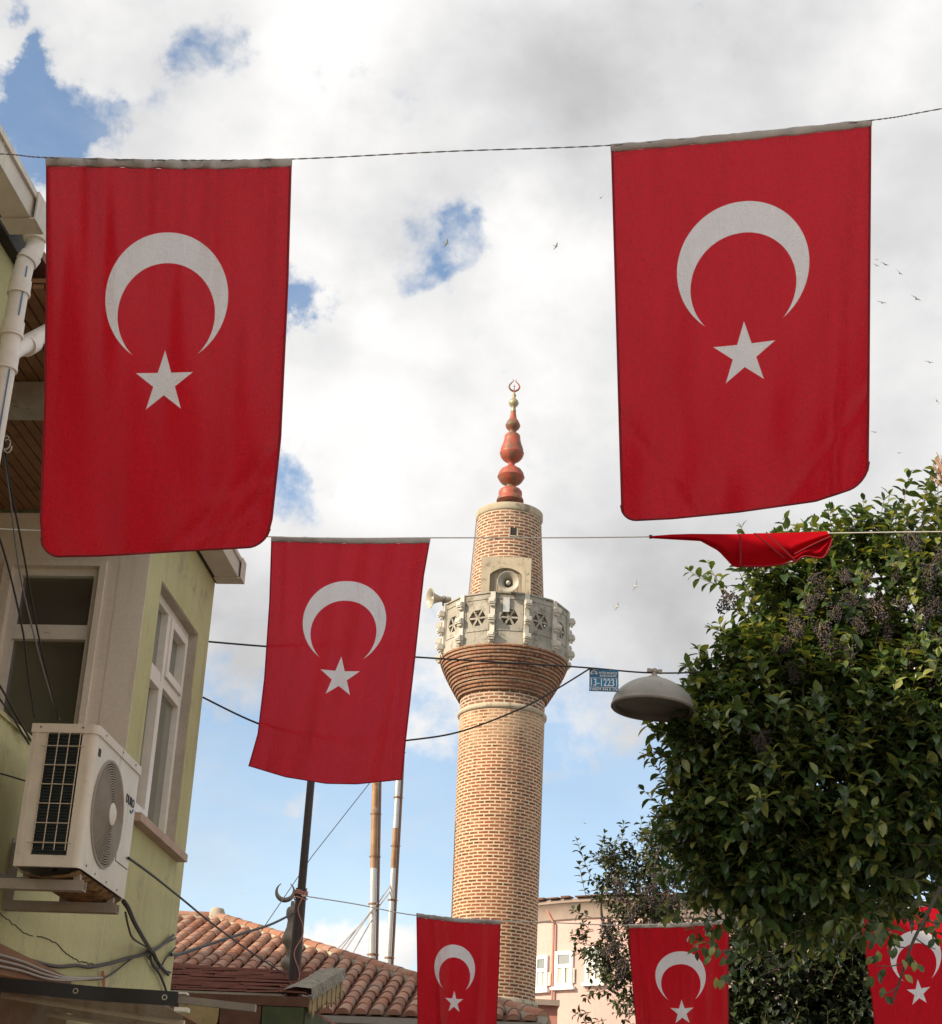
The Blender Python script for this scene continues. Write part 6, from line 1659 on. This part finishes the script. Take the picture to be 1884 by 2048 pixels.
lvx.build('leader_foliage', M['leaf_far'], far_tree)
for i, (x, y) in enumerate(((1215, 1745), (1240, 1790), (1270, 1760), (1190, 1820), (1200, 1860), (1220, 1900), (1260, 1850), (1290, 1720), (1310, 1770))):
    p = D(x, y, T2Y - 0.45); o = bpy.data.objects.new('berry_cluster', meshes[i % 4]); COL.objects.link(o); o.parent = far_tree
    o.location = [float(a - b) for a, b in zip(p, far_tree.location)]; o.rotation_euler = (nr.randn() * .4, nr.randn() * .4, nr.rand() * 6); o.scale = (1.25, 1.25, 1.25)

T3Y = 21.0
L3obes = [ell(1570, 1930, T3Y, 1.1, 1.0, 0.8), ell(1440, 1960, T3Y, 0.5, 0.8, 0.6), ell(1700, 1930, T3Y, 1.0, 1.1, 0.8), ell(1830, 1960, T3Y, 0.9, 1.0, 0.8), ell(1560, 2050, T3Y, 1.4, 0.6, 0.8)]
tree('dark_shrub_tree', 'dark leafy tree filling the gap between the lower flags', D(1600, 2040, T3Y + 0.3), L3obes, 1500, M['leaf_ivy'], 0.15, 4, 0.07, shell=0.3, rt=0.006, limbs=9, wr=0.55, front_bias=0.5)

# ------------------------------------------------------------------ gulls
def gull(label, x, y, size, bank, mat, head, up=0.35):
    Yg = 170.0; p = D(x, y, Yg)
    g_ = MB(); w_ = 1.15 * size * K / FPX * Yg / 0.92 / 2
    yaw = head
    fwd = np.array([cos(yaw), sin(yaw), 0.0]); sd_ = np.array([-sin(yaw), cos(yaw), 0.0])
    # bank about forward axis so the wings read from below
    up_ = zv * cos(bank) - sd_ * sin(bank); sd_ = sd_ * cos(bank) + zv * sin(bank)
    b = 0.36 * w_
    g_.tube([p - fwd * b * 1.25, p - fwd * b * 0.8, p - fwd * b * 0.2, p + fwd * b * 0.5, p + fwd * b * 0.9, p + fwd * b * 1.15], [0.02 * w_, 0.07 * w_, 0.115 * w_, 0.10 * w_, 0.06 * w_, 0.01 * w_], 8)
    for s_ in (1, -1):
        st = [(0.0, 0.0, 0.42, 0.0), (0.35, up * 0.45, 0.36, 0.08), (0.6, up * 0.42, 0.27, 0.02), (0.85, up * 0.2, 0.15, -0.14), (1.0, up * 0.05, 0.02, -0.26)]
        vs = []; fs = []
        for (o_, z_, c_, sh_) in st:
            m_ = p + sd_ * s_ * o_ * w_ + up_ * z_ * w_ + fwd * sh_ * w_
            for (fc, zz) in ((0.5, 0), (0.1, 0.02), (-0.5, 0), (0.1, -0.012)): vs.append(m_ + fwd * c_ * fc * w_ * 0.9 + up_ * zz * w_)
        for i in range(4):
            for k in range(4): fs.append((i * 4 + k, i * 4 + (k + 1) % 4, (i + 1) * 4 + (k + 1) % 4, (i + 1) * 4 + k))
        g_.add(vs, fs)
    tail = [p - fwd * b * 1.0, p - fwd * b * 1.9 + sd_ * 0.13 * w_, p - fwd * b * 1.9 - sd_ * 0.13 * w_]
    g_.add(tail + [t_ + up_ * 0.02 * w_ for t_ in tail], [(0, 1, 2), (5, 4, 3), (0, 3, 4, 1), (1, 4, 5, 2), (2, 5, 3, 0)])
    o = g_.build('gull', mat, None, 50, loc=p)
    return tag(o, label, 'bird', 'gulls circling in the sky')
GL = [
    ('tiny gull beside the upper left edge of the right big flag', 1179, 388, 15, -0.9, 'gull_shaded', 2.0),
    ('pale gull in the small blue gap right of the left big flag', 876, 477, 20, -0.4, 'gull', 0.3),
    ('gull gliding against white cloud between the gap of blue and the right big flag', 1091, 483, 17, -0.5, 'gull', 0.4),
    ('highest faint gull just off the right edge of the right big flag', 1720, 510, 9, 0.2, 'gull', 1.5),
    ('small gull touching the right edge of the right big flag', 1719, 521, 15, 0.6, 'gull', 1.2),
    ('dark gull next to the pair at the right big flag edge', 1736, 519, 18, 0.6, 'gull_shaded', 1.2),
    ('dark steeply banking gull right of the right big flag', 1765, 536, 19, 0.9, 'gull_shaded', 1.1),
    ('dark gull with spread wings farther right beside the right big flag', 1797, 586, 22, 0.7, 'gull_shaded', 1.3),
    ('grey gull low off the right edge of the right big flag', 1730, 594, 20, 0.4, 'gull', 1.2),
    ('grey gull near the right border, level with the right flag star', 1823, 711, 18, 0.4, 'gull', 1.1),
    ('steep banking pale gull near the right border below the star level', 1838, 787, 18, 1.1, 'gull', 0.9),
    ('faint gull beside the lower right edge of the right big flag', 1715, 848, 14, 0.3, 'gull', 1.2),
    ('tiny distant gull just above the tree top', 1764, 889, 9, 0.1, 'gull_shaded', 1.4),
    ('white gull right of the minaret gallery, the upper one', 1247, 1150, 22, -0.8, 'gull_sunlit', 0.4),
    ('white gull right of the minaret gallery, the lower one', 1211, 1190, 20, -0.6, 'gull_sunlit', 0.3),
    ('pale gull in blue sky above the small berry tree', 1147, 1615, 14, 0.5, 'gull', 1.0),
    ('tiny gull between the minaret and the small berry tree', 1144, 1731, 9, 0.3, 'gull_sunlit', 1.0),
    ('white gull in blue sky left of the dark pole', 475, 1752, 10, 0.3, 'gull_sunlit', 0.9)]
for (lb, x, y, sz, bk, mt_, hd) in GL: gull(lb, x, y, sz, bk, M[mt_], hd)
